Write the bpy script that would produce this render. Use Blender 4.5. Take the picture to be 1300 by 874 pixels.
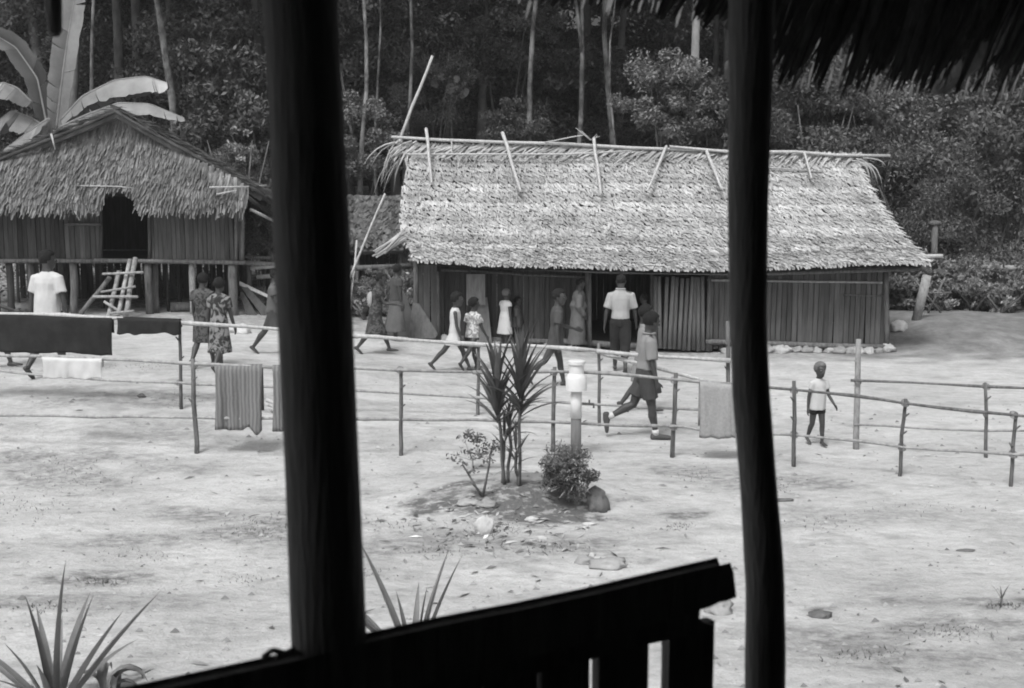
import bpy, bmesh, math, random
import numpy as np
from mathutils import Vector as V, Matrix, noise
random.seed(7); RNG = np.random.default_rng(7)
R = math.radians
for o in list(bpy.data.objects): bpy.data.objects.remove(o)
SC = bpy.context.scene
COL = SC.collection

# ------------------------------------------------------------------ camera, sky, sun, exposure
F = 1500.0; PITCH = math.atan(205 / F); H = 3.2          # photo is 1300 x 874, horizon near row 232
cam = bpy.data.cameras.new('camera'); camo = bpy.data.objects.new('camera', cam); COL.objects.link(camo)
camo.location = (0, 0, H); camo.rotation_euler = (math.pi / 2 - PITCH, 0, 0)
cam.sensor_width = 36; cam.lens = 36 * F / 1300; cam.clip_start = 0.05; cam.clip_end = 2000
cam.dof.use_dof = True; cam.dof.focus_distance = 17.0; cam.dof.aperture_fstop = 5.6
SC.camera = camo
SUN_EL, SUN_AZ = 58.0, 205.0                             # azimuth clockwise from +Y: behind the viewer, a little left
world = bpy.data.worlds.new('World'); SC.world = world; world.use_nodes = True
nt = world.node_tree; bg = nt.nodes['Background']
sky = nt.nodes.new('ShaderNodeTexSky'); sky.sky_type = 'NISHITA'; sky.sun_disc = False
sky.sun_elevation = R(SUN_EL); sky.sun_rotation = R(SUN_AZ); sky.dust_density = 4.0
bw = nt.nodes.new('ShaderNodeRGBToBW')                   # black-and-white film
nt.links.new(sky.outputs[0], bw.inputs[0]); nt.links.new(bw.outputs[0], bg.inputs[0]); bg.inputs[1].default_value = 0.14
sl = bpy.data.lights.new('sun', 'SUN'); sl.energy = 1.5; sl.angle = R(14); sl.color = (1, 1, 1)
so = bpy.data.objects.new('sun', sl); COL.objects.link(so)
a, e = R(SUN_AZ), R(SUN_EL)
so.rotation_euler = V((math.sin(a) * math.cos(e), math.cos(a) * math.cos(e), math.sin(e))).to_track_quat('Z', 'Y').to_euler()
so.location = (0, -10, 30)
vs = SC.view_settings; vs.view_transform = 'Standard'; vs.look = 'None'; vs.exposure = 0.5; vs.gamma = 1.0
SC.cycles.filter_width = 1.9

# ------------------------------------------------------------------ pixel rays -> places
CP, SP = math.cos(PITCH), math.sin(PITCH)
def ray(u, v):
    a = (u - 650) / F; b = -(v - 437) / F
    return V((a, CP + b * SP, -SP + b * CP))
def P(u, v, y):
    d = ray(u, v); return V((0, 0, H)) + d * (y / d.y)
def S(t):
    t = max(0.0, min(1.0, t)); return t * t * (3 - 2 * t)
def gz(x, y):
    z = .45 * S((2.5 - x) / 8) * S((y - 12) / 5.5)
    z += (.42 + .12 * noise.noise(V((x * .7, y * .5, 4)))) * S((x - 6.2) / 2.4) * S((y - 20.9) / 3.4)
    if y > 26: z += .11 * (min(y, 60) - 26) * S((y - 26) / 6)
    n = noise.noise(V((x * .35, y * .35, 3.1))) * .05 + noise.noise(V((x * 1.1, y * 1.1, 7.7))) * .022
    z += n
    d = math.hypot((x - .0) / 1.25, (y - 12.0) / .8)
    z += .14 * S(1.25 - d)
    d = math.hypot((x + 1.6) / 1.7, (y - 21.3) / .8); z += .12 * S(1.2 - d)
    return z
def G(u, v):
    d = ray(u, v); o = V((0, 0, H)); t = 3.0
    while t < 80:
        p = o + d * t
        if p.z <= gz(p.x, p.y): break
        t += .05
    return V((p.x, p.y, gz(p.x, p.y)))
def GX(x, y): return V((x, y, gz(x, y)))

# ------------------------------------------------------------------ materials (all grey: black-and-white film)
def mat(name, lo, hi, scale=6.0, stretch=(1, 1, 1), rough=.9, bump=.25, bscale=None, island=0.0, objvar=0.0, detail=5, coord='Object', spec=.25, trans=0.0, ramp=(.3, .7), bdist=.02):
    m = bpy.data.materials.new(name); m.use_nodes = True; t = m.node_tree; N = t.nodes; L = t.links
    b = N['Principled BSDF']; b.inputs['Roughness'].default_value = rough; b.inputs['Specular IOR Level'].default_value = spec
    tc = N.new('ShaderNodeTexCoord'); mp = N.new('ShaderNodeMapping'); mp.inputs['Scale'].default_value = stretch
    L.new(tc.outputs[coord], mp.inputs[0])
    nz = N.new('ShaderNodeTexNoise'); nz.inputs['Scale'].default_value = scale; nz.inputs['Detail'].default_value = detail; nz.inputs['Roughness'].default_value = .65
    L.new(mp.outputs[0], nz.inputs['Vector'])
    r = N.new('ShaderNodeMapRange'); r.inputs[1].default_value = ramp[0]; r.inputs[2].default_value = ramp[1]; r.inputs[3].default_value = lo; r.inputs[4].default_value = hi
    L.new(nz.outputs[0], r.inputs[0]); out = r.outputs[0]
    for amt, src in ((island, 'geo'), (objvar, 'obj')):
        if amt:
            if src == 'geo': g = N.new('ShaderNodeNewGeometry').outputs['Random Per Island']
            else: g = N.new('ShaderNodeObjectInfo').outputs['Random']
            q = N.new('ShaderNodeMapRange'); q.inputs[3].default_value = 1 - amt; q.inputs[4].default_value = 1 + amt; L.new(g, q.inputs[0])
            mu = N.new('ShaderNodeMath'); mu.operation = 'MULTIPLY'; L.new(out, mu.inputs[0]); L.new(q.outputs[0], mu.inputs[1]); out = mu.outputs[0]
    L.new(out, b.inputs['Base Color'])
    if bump:
        n2 = N.new('ShaderNodeTexNoise'); n2.inputs['Scale'].default_value = bscale or scale * 4; n2.inputs['Detail'].default_value = 6
        L.new(mp.outputs[0], n2.inputs['Vector'])
        bp = N.new('ShaderNodeBump'); bp.inputs['Strength'].default_value = bump; bp.inputs['Distance'].default_value = bdist
        L.new(n2.outputs[0], bp.inputs['Height']); L.new(bp.outputs[0], b.inputs['Normal'])
    if trans:
        tr = N.new('ShaderNodeBsdfTranslucent'); L.new(out, tr.inputs[0]); mx = N.new('ShaderNodeMixShader'); mx.inputs[0].default_value = trans
        L.new(b.outputs[0], mx.inputs[1]); L.new(tr.outputs[0], mx.inputs[2]); L.new(mx.outputs[0], N['Material Output'].inputs[0])
    return m
def stripes(name, a, b_, scale, axis, dist=1.0):
    m = mat(name, a, b_, 8); N = m.node_tree.nodes; L = m.node_tree.links; b = N['Principled BSDF']
    w = N.new('ShaderNodeTexWave'); w.bands_direction = axis; w.inputs['Scale'].default_value = scale; w.inputs['Distortion'].default_value = dist
    tc = N.new('ShaderNodeTexCoord'); L.new(tc.outputs['Object'], w.inputs[0])
    r = N.new('ShaderNodeMapRange'); r.inputs[1].default_value = .25; r.inputs[2].default_value = .75; r.inputs[3].default_value = a; r.inputs[4].default_value = b_
    L.new(w.outputs['Fac'], r.inputs[0]); L.new(r.outputs[0], b.inputs['Base Color']); return m
def print_mat(name, lo, hi, scale):                      # printed cotton: blotches of two tones
    m = mat(name, lo, hi, 8); N = m.node_tree.nodes; L = m.node_tree.links; b = N['Principled BSDF']
    vz = N.new('ShaderNodeTexNoise'); vz.inputs['Scale'].default_value = scale; vz.inputs['Detail'].default_value = 1.5; vz.inputs['Distortion'].default_value = 1.5
    tc = N.new('ShaderNodeTexCoord'); L.new(tc.outputs['Object'], vz.inputs['Vector'])
    r = N.new('ShaderNodeMapRange'); r.inputs[1].default_value = .44; r.inputs[2].default_value = .56; r.inputs[3].default_value = lo; r.inputs[4].default_value = hi
    L.new(vz.outputs[0], r.inputs[0]); L.new(r.outputs[0], b.inputs['Base Color']); return m

M = {}
M['dark_timber'] = mat('dark_timber', .07, .15, 5, (6, 6, .6), .8, .5)
M['dark_thatch'] = mat('dark_thatch', .06, .16, 8, (8, 8, 1), .9, .4, island=.5)
M['thatch_new'] = mat('thatch_new', .34, .55, 1.3, (1, 1, 1), .95, .4, spec=.05, island=.21, trans=.1, objvar=.2)
M['thatch_old'] = mat('thatch_old', .08, .21, 2.2, (1, 1, 1), .9, .4, island=.5)
M['thatch_grey'] = mat('thatch_grey', .06, .16, 3, (1, 1, 1), .9, .4, island=.5)
M['thatch_base'] = mat('thatch_base', .05, .1, 6)
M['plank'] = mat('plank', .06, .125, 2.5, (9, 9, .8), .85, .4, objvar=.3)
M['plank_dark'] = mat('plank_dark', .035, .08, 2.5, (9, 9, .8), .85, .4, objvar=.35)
M['plank_light'] = mat('plank_light', .13, .22, 3, (9, 9, .8), .85, .4, objvar=.22)
M['pole'] = mat('pole', .34, .56, 5, (5, 5, 2), .7, .3)
M['pole_grey'] = mat('pole_grey', .2, .42, 4, (4, 4, 2), .8, .4, objvar=.15)
M['post_wood'] = mat('post_wood', .06, .19, 4, (6, 6, 1), .85, .5, objvar=.2)
M['bark_pale'] = mat('bark_pale', .05, .27, 3.0, (1, 1, .6), .85, .5, objvar=.3, ramp=(.4, .62))
M['bark'] = mat('bark', .06, .16, 4, (1, 1, .5), .9, .5, objvar=.3)
M['leaf_dark'] = mat('leaf_dark', .055, .115, 1.0, objvar=.3, island=.5, rough=.55, bump=0, trans=.15, spec=.4)
M['leaf_mid'] = mat('leaf_mid', .08, .15, 1.0, objvar=.3, island=.5, rough=.55, bump=0, trans=.2, spec=.4)
M['leaf_light'] = mat('leaf_light', .13, .22, 1.0, objvar=.2, island=.5, rough=.55, bump=0, trans=.2, spec=.4)
M['leaf_pale'] = mat('leaf_pale', .25, .42, 1.0, island=.4, rough=.6, bump=0, trans=.2, spec=.3)
M['banana'] = mat('banana', .17, .3, 2.0, island=.35, rough=.4, bump=.15, trans=.25, spec=.6)
M['midrib'] = mat('midrib', .2, .28, 4)
M['strap_leaf'] = mat('strap_leaf', .07, .14, 3, rough=.4, bump=.1, objvar=.5, trans=.1, spec=.5)
M['pineapple'] = mat('pineapple', .14, .24, 5, rough=.5, bump=.2, objvar=.25, spec=.4)
M['stone'] = mat('stone', .25, .42, 5, rough=.9, bump=.6, objvar=.25)
M['stone_white'] = mat('stone_white', .42, .62, 6, rough=.9, bump=.5)
M['stone_dark'] = mat('stone_dark', .09, .2, 6, rough=.95, bump=.8)
M['white_paint'] = mat('white_paint', .62, .74, 6, rough=.5, bump=.1)
M['rope'] = mat('rope', .5, .7, 20)
M['lashing'] = mat('lashing', .1, .3, 20)
M['cloth_black'] = mat('cloth_black', .016, .03, 6, rough=.95, bump=.15)
M['cloth_white'] = mat('cloth_white', .5, .62, 4, rough=.9, bump=.15)
M['cloth_towel'] = stripes('cloth_towel', .14, .21, 7, 'X', 2.5)
M['cloth_grey'] = mat('cloth_grey', .27, .35, 30, rough=.95, bump=.2)
M['skin'] = mat('skin', .04, .062, 6, rough=.5, bump=.08, spec=.4)
M['hair'] = mat('hair', .012, .022, 40, rough=.95, bump=.8, bscale=90)
M['hair_grey'] = mat('hair_grey', .12, .2, 40, rough=.95, bump=.8, bscale=90)
M['eye'] = mat('eye', .2, .25, 5, rough=.3, bump=0)
M['shirt_white'] = mat('shirt_white', .46, .57, 4, rough=.9, bump=.15)
M['shirt_light'] = mat('shirt_light', .3, .38, 4, rough=.9, bump=.15)
M['shirt_grey'] = mat('shirt_grey', .2, .26, 4, rough=.9, bump=.15)
M['cotton_dark'] = mat('cotton_dark', .018, .032, 5, rough=.95, bump=.15)
M['cotton_mid'] = mat('cotton_mid', .05, .08, 5, rough=.95, bump=.15)
M['cotton_grey'] = mat('cotton_grey', .09, .14, 5, rough=.95, bump=.15)
M['print_dark'] = print_mat('print_dark', .03, .22, 9)
M['print_mid'] = print_mat('print_mid', .035, .1, 14)
M['print_light'] = print_mat('print_light', .25, .62, 16)
M['leather'] = mat('leather', .05, .1, 8, rough=.5)
M['light_strand'] = mat('light_strand', .3, .55, 4, trans=.4, bump=0)  # pale straw tone, lightened to imitate light slivers in the eave
M['thatch_dark'] = mat('thatch_dark', .025, .08, 3, island=.5)
M['bark_white'] = mat('bark_white', .25, .5, 3, (1, 1, .6), .85, .4)
M['weed'] = mat('weed', .07, .16, 3, island=.5, bump=0)
M['soil'] = mat('soil', .12, .26, 7)

# ------------------------------------------------------------------ object helpers
def tag(o, label=None, cat=None, group=None, kind=None):
    if label: o['label'] = label
    if cat: o['category'] = cat
    if group: o['group'] = group
    if kind: o['kind'] = kind
    return o
def thing(name, label, cat, loc=(0, 0, 0), rz=0.0, group=None):
    o = bpy.data.objects.new(name, None); COL.objects.link(o); o.location = loc; o.rotation_euler = (0, 0, rz); o.empty_display_size = .2
    return tag(o, label, cat, group)
def link(name, me, parent=None, loc=None):
    o = bpy.data.objects.new(name, me); COL.objects.link(o)
    if parent is not None: o.parent = parent
    if loc is not None: o.location = loc
    return o
class MB:
    def __init__(s): s.v = []; s.f = []
    def add(s, vs_, fs):
        k = len(s.v); s.v += [tuple(p) for p in vs_]; s.f += [tuple(i + k for i in f) for f in fs]
    def box(s, c, size, rot=None):
        pts = []
        for x in (-.5, .5):
            for y in (-.5, .5):
                for z in (-.5, .5):
                    p = V((x * size[0], y * size[1], z * size[2]))
                    if rot is not None: p = rot @ p
                    pts.append(p + V(c))
        s.add(pts, [(0, 1, 3, 2), (4, 6, 7, 5), (0, 4, 5, 1), (2, 3, 7, 6), (0, 2, 6, 4), (1, 5, 7, 3)])
    def loft(s, rings, n=10):                             # rings: (centre, axis_x, axis_y, rx, ry)
        k0 = []; vs_ = []; fs = []
        for c, ax, ay, rx, ry in rings:
            k0.append(len(vs_))
            for i in range(n):
                t = 2 * math.pi * i / n; vs_.append(V(c) + V(ax) * (rx * math.cos(t)) + V(ay) * (ry * math.sin(t)))
        for a_, b_ in zip(k0, k0[1:]):
            for i in range(n): j = (i + 1) % n; fs.append((a_ + i, a_ + j, b_ + j, b_ + i))
        fs.append(tuple(reversed(range(k0[0], k0[0] + n)))); fs.append(tuple(range(k0[-1], k0[-1] + n)))
        s.add(vs_, fs)
    def tube(s, pts, rad, n=7, round_=False):
        pts = [V(p) for p in pts]; rads = list(rad) if hasattr(rad, '__len__') else [rad] * len(pts)
        if round_:
            d0 = (pts[0] - pts[1]).normalized(); d1 = (pts[-1] - pts[-2]).normalized()
            pts = [pts[0] + d0 * rads[0] * .75] + pts + [pts[-1] + d1 * rads[-1] * .75]; rads = [rads[0] * .5] + rads + [rads[-1] * .5]
        rings = []; up = None
        for i, p in enumerate(pts):
            d = (pts[min(i + 1, len(pts) - 1)] - pts[max(i - 1, 0)]).normalized()
            if up is None:
                up = V((1, 0, 0)) if abs(d.x) < .8 else V((0, 1, 0))
            ax = (up - d * up.dot(d)).normalized(); ay = d.cross(ax); up = ax
            rings.append((p, ax, ay, rads[i], rads[i]))
        s.loft(rings, n)
    def ell(s, c, r, n=10, m=6, rot=None):
        rings = []
        ax = V((1, 0, 0)); ay = V((0, 1, 0)); az = V((0, 0, 1))
        if rot is not None: ax, ay, az = rot @ ax, rot @ ay, rot @ az
        for i in range(m + 1):
            t = math.pi * (i + .12) / (m + .24)
            rings.append((V(c) - az * (r[2] * math.cos(t)), ax, ay, r[0] * math.sin(t), r[1] * math.sin(t)))
        s.loft(rings, n)
    def mesh(s, name, m, smooth=True, off=None):
        me = bpy.data.meshes.new(name); vv = s.v
        if off is not None: vv = [(p[0] - off[0], p[1] - off[1], p[2] - off[2]) for p in vv]
        me.from_pydata(vv, [], s.f); me.update()
        if m is not None: me.materials.append(M[m] if isinstance(m, str) else m)
        if smooth and len(me.polygons): me.polygons.foreach_set('use_smooth', [True] * len(me.polygons))
        return me
    def build(s, name, m, parent=None, off=None, smooth=True, loc=None):
        return link(name, s.mesh(name, m, smooth, off), parent, loc)
def solid(mb, name, m, label, cat, group=None, smooth=True, base=None):      # a one-mesh thing with its origin at its base
    if base is None:
        n = len(mb.v); base = V((sum(p[0] for p in mb.v) / n, sum(p[1] for p in mb.v) / n, min(p[2] for p in mb.v)))
    o = mb.build(name, m, None, base, smooth, base); return tag(o, label, cat, group)
def wob(p, q, n, amp, seed=0):
    p = V(p); q = V(q); out = []
    for i in range(n + 1):
        t = i / n; c = p.lerp(q, t); w = math.sin(math.pi * t) ** .5 if 0 < t < 1 else 0
        out.append(c + V((noise.noise(V((t * 2.3, seed, 1))), noise.noise(V((t * 2.3, seed, 9))), noise.noise(V((t * 2.3, seed, 17))))) * amp * (w + .2))
    return out
def poly(pts, t):
    n = len(pts) - 1; i = min(int(t * n), n - 1); w = t * n - i
    return tuple(pts[i][k] * (1 - w) + pts[i + 1][k] * w for k in range(len(pts[0])))
def interp(x, xs, ys): return float(np.interp(x, xs, ys))

# ------------------------------------------------------------------ the ground: one sheet to the horizon
def axis(lo, hi, step, far, g=1.22):
    c = list(np.arange(lo, hi, step)); d = step; p = c[-1]
    while p < far: d *= g; p += d; c.append(p)
    d = step; p = c[0]; pre = []
    while p > -far: d *= g; p -= d; pre.append(p)
    return pre[::-1] + c
xs = axis(-11, 11, .14, 140); ys = axis(4, 27, .11, 140)
gv = []; dk = []; bank = []
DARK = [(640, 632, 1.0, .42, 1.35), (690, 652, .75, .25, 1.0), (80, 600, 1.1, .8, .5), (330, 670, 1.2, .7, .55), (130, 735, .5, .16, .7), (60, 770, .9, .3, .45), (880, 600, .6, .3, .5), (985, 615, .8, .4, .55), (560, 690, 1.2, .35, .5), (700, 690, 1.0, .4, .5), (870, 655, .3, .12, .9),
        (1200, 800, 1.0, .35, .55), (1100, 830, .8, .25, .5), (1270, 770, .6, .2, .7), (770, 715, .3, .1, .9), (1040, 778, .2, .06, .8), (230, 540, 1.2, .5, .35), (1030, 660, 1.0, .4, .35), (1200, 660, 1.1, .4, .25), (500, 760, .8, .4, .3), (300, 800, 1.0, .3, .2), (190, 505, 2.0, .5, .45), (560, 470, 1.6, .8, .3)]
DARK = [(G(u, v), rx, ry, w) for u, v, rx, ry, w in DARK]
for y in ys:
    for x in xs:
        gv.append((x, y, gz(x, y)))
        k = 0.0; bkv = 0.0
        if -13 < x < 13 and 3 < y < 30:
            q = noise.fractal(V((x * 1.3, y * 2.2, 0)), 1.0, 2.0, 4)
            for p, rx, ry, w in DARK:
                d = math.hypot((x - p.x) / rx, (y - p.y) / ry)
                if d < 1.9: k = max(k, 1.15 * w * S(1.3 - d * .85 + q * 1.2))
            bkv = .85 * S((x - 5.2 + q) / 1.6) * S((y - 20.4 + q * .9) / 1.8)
            k = max(k, .55 * S((y - 22.0 + q * .5) / 1.0) * S((5.5 - x) / 1.5), .5 * S((y - 20.7 + q * .5) / .8) * S((x + 2.4) / 1) * S((8 - x) / 1))  # second term: painted shade band below the long hut's eave
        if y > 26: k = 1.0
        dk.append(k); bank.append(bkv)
nx = len(xs)
gf = [(j * nx + i, j * nx + i + 1, (j + 1) * nx + i + 1, (j + 1) * nx + i) for j in range(len(ys) - 1) for i in range(nx - 1)]
me = bpy.data.meshes.new('ground'); me.from_pydata(gv, [], gf); me.update()
at = me.attributes.new('worn_shade', 'FLOAT', 'POINT'); at.data.foreach_set('value', dk)  # wear patches, plus the painted shade under the eave
at = me.attributes.new('bank', 'FLOAT', 'POINT'); at.data.foreach_set('value', bank)
me.polygons.foreach_set('use_smooth', [True] * len(me.polygons))
gm = bpy.data.materials.new('packed_earth'); gm.use_nodes = True; t = gm.node_tree; N = t.nodes; L = t.links; b = N['Principled BSDF']
b.inputs['Roughness'].default_value = .95; b.inputs['Specular IOR Level'].default_value = .1
tc = N.new('ShaderNodeTexCoord')
def nz_(scale, det, st=(1, 1, 1), lo=.3, hi=.7, a_=0.0, b_=1.0):
    mp = N.new('ShaderNodeMapping'); mp.inputs['Scale'].default_value = st; L.new(tc.outputs['Object'], mp.inputs[0])
    q = N.new('ShaderNodeTexNoise'); q.inputs['Scale'].default_value = scale; q.inputs['Detail'].default_value = det; q.inputs['Roughness'].default_value = .68; L.new(mp.outputs[0], q.inputs['Vector'])
    r = N.new('ShaderNodeMapRange'); r.inputs[1].default_value = lo; r.inputs[2].default_value = hi; r.inputs[3].default_value = a_; r.inputs[4].default_value = b_; L.new(q.outputs[0], r.inputs[0]); return r.outputs[0], q.outputs[0]
def math_(op, a_, b_, clamp=False):
    m_ = N.new('ShaderNodeMath'); m_.operation = op; m_.use_clamp = clamp
    for i, q in enumerate((a_, b_)):
        if isinstance(q, (int, float)): m_.inputs[i].default_value = q
        else: L.new(q, m_.inputs[i])
    return m_.outputs[0]
big, _ = nz_(.55, 6, (1, 1.5, 1), .32, .68, .45, .63)
fine, fr = nz_(9, 8, (1, 1.3, 1), .3, .7, .9, 1.08)
grit, gr = nz_(60, 4, (1, 1, 1), .25, .75, .88, 1.1)
spot, _ = nz_(1.5, 4, (1, 1.7, 1), .5, .72, 0, 1)
wa = N.new('ShaderNodeAttribute'); wa.attribute_name = 'worn_shade'
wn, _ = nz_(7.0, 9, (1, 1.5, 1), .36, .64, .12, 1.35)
worn_shade = math_('MULTIPLY', wa.outputs['Fac'], wn, True)
worn_shade = math_('MAXIMUM', worn_shade, math_('SUBTRACT', wa.outputs['Fac'], 1.0, True))
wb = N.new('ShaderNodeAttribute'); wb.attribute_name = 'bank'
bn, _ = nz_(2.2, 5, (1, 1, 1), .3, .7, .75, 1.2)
worn_shade = math_('MAXIMUM', worn_shade, math_('MULTIPLY', wb.outputs['Fac'], bn))
worn_shade = math_('MAXIMUM', worn_shade, math_('MULTIPLY', spot, .42))
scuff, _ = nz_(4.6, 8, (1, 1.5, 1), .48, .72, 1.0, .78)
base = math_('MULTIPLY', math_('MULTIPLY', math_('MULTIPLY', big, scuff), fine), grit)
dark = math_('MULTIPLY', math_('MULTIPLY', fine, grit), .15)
mx = N.new('ShaderNodeMix'); mx.data_type = 'FLOAT'; L.new(worn_shade, mx.inputs[0]); L.new(base, mx.inputs[2]); L.new(dark, mx.inputs[3])
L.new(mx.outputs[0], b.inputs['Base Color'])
bp = N.new('ShaderNodeBump'); bp.inputs['Strength'].default_value = .75; bp.inputs['Distance'].default_value = .05
mid_, md_ = nz_(3.0, 4, (1, 1.2, 1))
L.new(math_('ADD', math_('ADD', fr, math_('MULTIPLY', md_, 1.2)), math_('MULTIPLY', gr, .3)), bp.inputs['Height']); L.new(bp.outputs[0], b.inputs['Normal'])
me.materials.append(gm); ground = link('ground', me); tag(ground, 'pale packed earth of the village yard', None, None, 'structure')

hs_ = [(x, y, .11 * 20 + max(0, y - 46) * .42 + 2.0 * noise.noise(V((x * .06, y * .06, 5))) - (1.5 if y == 46 else 0)) for y in (46, 52, 60, 72, 84, 98, 112, 126, 140) for x in range(-140, 141, 10)]
me = bpy.data.meshes.new('hill'); me.from_pydata(hs_, [], [(j * 29 + i, j * 29 + i + 1, (j + 1) * 29 + i + 1, (j + 1) * 29 + i) for j in range(8) for i in range(28)]); me.update()
me.materials.append(mat('forest_floor', .02, .06, .4)); tag(link('hill', me), 'dark wooded hillside closing the view', None, None, 'structure')
# ------------------------------------------------------------------ thatch
def course(parent, name, Lp, Rp, down, nrm, n, length, width, m, slant=(0, 0), lift=(.01, .05), keep=None, off=(0, 0, 0), sag=None, nseg=2, jit=.05, kind=None):
    mb = MB()
    for i in range(n):
        s = (i + random.random()) / n
        b0 = Lp.lerp(Rp, s)
        if sag: b0 = b0 + sag(s)
        b0 = b0 + nrm * random.uniform(0, .03) - down * random.uniform(0, jit)
        ln = length * random.uniform(.75, 1.2)
        if keep and not keep(b0 + down * ln * .6): continue
        an = R(random.uniform(*slant)); d = (Matrix.Rotation(an, 3, nrm) @ down).normalized()
        side = d.cross(nrm).normalized(); w = width * random.uniform(.6, 1.3) * .5; tw = random.uniform(-.35, .35)
        sd = (side + nrm * tw).normalized(); up = random.uniform(*lift); tip = random.uniform(.15, .55); pts = []
        for k in range(nseg + 1):
            q = k / nseg; c = b0 + d * (ln * q) + nrm * (up * q * q); ww = w * (1 - (1 - tip) * max(0, q - .4) / .6)
            pts += [c - sd * ww, c + sd * ww]
        mb.add(pts, [(2 * k, 2 * k + 1, 2 * k + 3, 2 * k + 2) for k in range(nseg)])
    o = mb.build(name, m, parent, off, False)
    if kind: o['kind'] = kind
    return o
def panel(mb, grid):                                      # grid[i][j] of points -> quads
    ni, nj = len(grid), len(grid[0]); vs_ = [p for r in grid for p in r]
    mb.add(vs_, [(i * nj + j, i * nj + j + 1, (i + 1) * nj + j + 1, (i + 1) * nj + j) for i in range(ni - 1) for j in range(nj - 1)])
def plank_row(parent, p0, p1, top, bot, m, w=.11, off=None, gap=.008, rnd=False, ztop=None, tilt=0.0):
    """vertical planks side by side from p0 to p1 (plan), bottoms/tops as functions of s"""
    d = V((p1[0] - p0[0], p1[1] - p0[1], 0)); ln = d.length; d.normalize(); n = max(1, int(ln / w)); nm = V((-d.y, d.x, 0))
    for i in range(n):
        s = (i + .5) / n; c = V((p0[0], p0[1], 0)).lerp(V((p1[0], p1[1], 0)), s) - nm * random.uniform(0, .025)
        z0 = bot(s) + random.uniform(-.015, .015); z1 = top(s) + random.uniform(-.02, .02); ww = ln / n - gap * random.uniform(.5, 2)
        mb = MB(); k = random.uniform(-tilt, tilt)
        if rnd:
            mb.tube([c + V((0, 0, z0)), c + V((0, 0, (z0 + z1) / 2)) + d * k * .5, c + V((0, 0, z1)) + d * k], [ww * .52, ww * .48, ww * .42], 7)
        else:
            rot = Matrix(((d.x, nm.x, 0), (d.y, nm.y, 0), (0, 0, 1)))
            rot = rot @ Matrix.Rotation(random.uniform(-.012, .012) + k, 3, 'Y') @ Matrix.Rotation(random.uniform(-.12, .12), 3, 'Z')
            mb.box(c + V((0, 0, (z0 + z1) / 2)), (ww, .025, z1 - z0), rot)
        mb.build('plank', m, parent, off, rnd)

# ------------------------------------------------------------------ the long hut
HB = V((2.7, 22.4, 0)); YW = 22.3
hut = thing('long_hut', 'long low hut with pale new leaf thatch roof and dark plank walls', 'hut', HB)
RY0, RDY = 24.3, 2.65
Lpx = [(523, 192), (511, 235), (507, 275), (512, 305), (524, 327)]; Rpx = [(1088, 203), (1106, 243), (1130, 280), (1156, 312), (1181, 336)]
def ry(t): return RY0 - RDY * t
def Le(t): return P(*poly(Lpx, t), ry(t))
def Re(t): return P(*poly(Rpx, t), ry(t))
def rsag(t): return lambda s: V((0, 0, -.15 * t * math.sin(math.pi * min(1, s * 1.15) ** .8) - .03 * math.sin(s * 9 + t * 2)))
roof = MB(); gr_ = []
for i in range(11):
    t = i / 10 * .985; l, r_ = Le(t), Re(t); dn = V((0, -.75, -.66)); nr = V((0, -.62, .78))
    gr_.append([l.lerp(r_, .01 + .98 * j / 16) + rsag(t)(j / 16) - nr * .035 for j in range(17)])
panel(roof, gr_)
panel(roof, [[p - V((0, -.05, .09)) for p in r_] for r_ in gr_][::-1])
bk = [[V((p.x, 2 * RY0 - p.y, p.z)) for p in r_] for r_ in gr_]; panel(roof, bk[::-1])
rb = roof.build('roof', 'thatch_base', hut, HB, False)
NC = 27
for i in range(NC):
    t = i / (NC - 1) * .97; t2 = min(1, t + .05); l, r_ = Le(t), Re(t)
    dn = (Le(t2 + .001) .lerp(Re(t2 + .001), .5) - Le(t).lerp(Re(t), .5)); dn.x = 0; dn.normalize(); nr = V((0, dn.z, -dn.y)).normalized()
    if nr.z < 0: nr = -nr
    for lay in range(1):
        course(rb, 'thatch_course', l, r_, dn, nr, 640, .19 if i < NC - 1 else .17, .034, 'thatch_new', (-6, 52), (.0, .045), None, HB, rsag(t), jit=.07)
    if i % 1 == 0:      # ragged ends of the course
        pass
course(rb, 'thatch_course', Le(.99), Re(.99), V((0, -.72, -.69)), V((0, -.69, .72)), 300, .11, .06, 'thatch_new', (-8, 14), (0, .01), None, HB, rsag(.99), jit=.01)
# back slope and gable ends
gm_ = MB(); panel(gm_, [[p + V((0, 0, .05)) for p in r_] for r_ in bk]); gm_.build('back_thatch', 'thatch_new', rb, HB, False)
for side in (0, -1):
    mb = MB(); fr_ = [r_[side] for r_ in gr_]; br_ = [r_[side] for r_ in bk]
    inn = .25 if side == 0 else -.25
    panel(mb, [[p + V((inn, 0, -.03)), q + V((inn, 0, -.03))] for p, q in zip(fr_, br_)]); mb.build('gable_end', 'thatch_grey', hut, HB, False)
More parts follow.
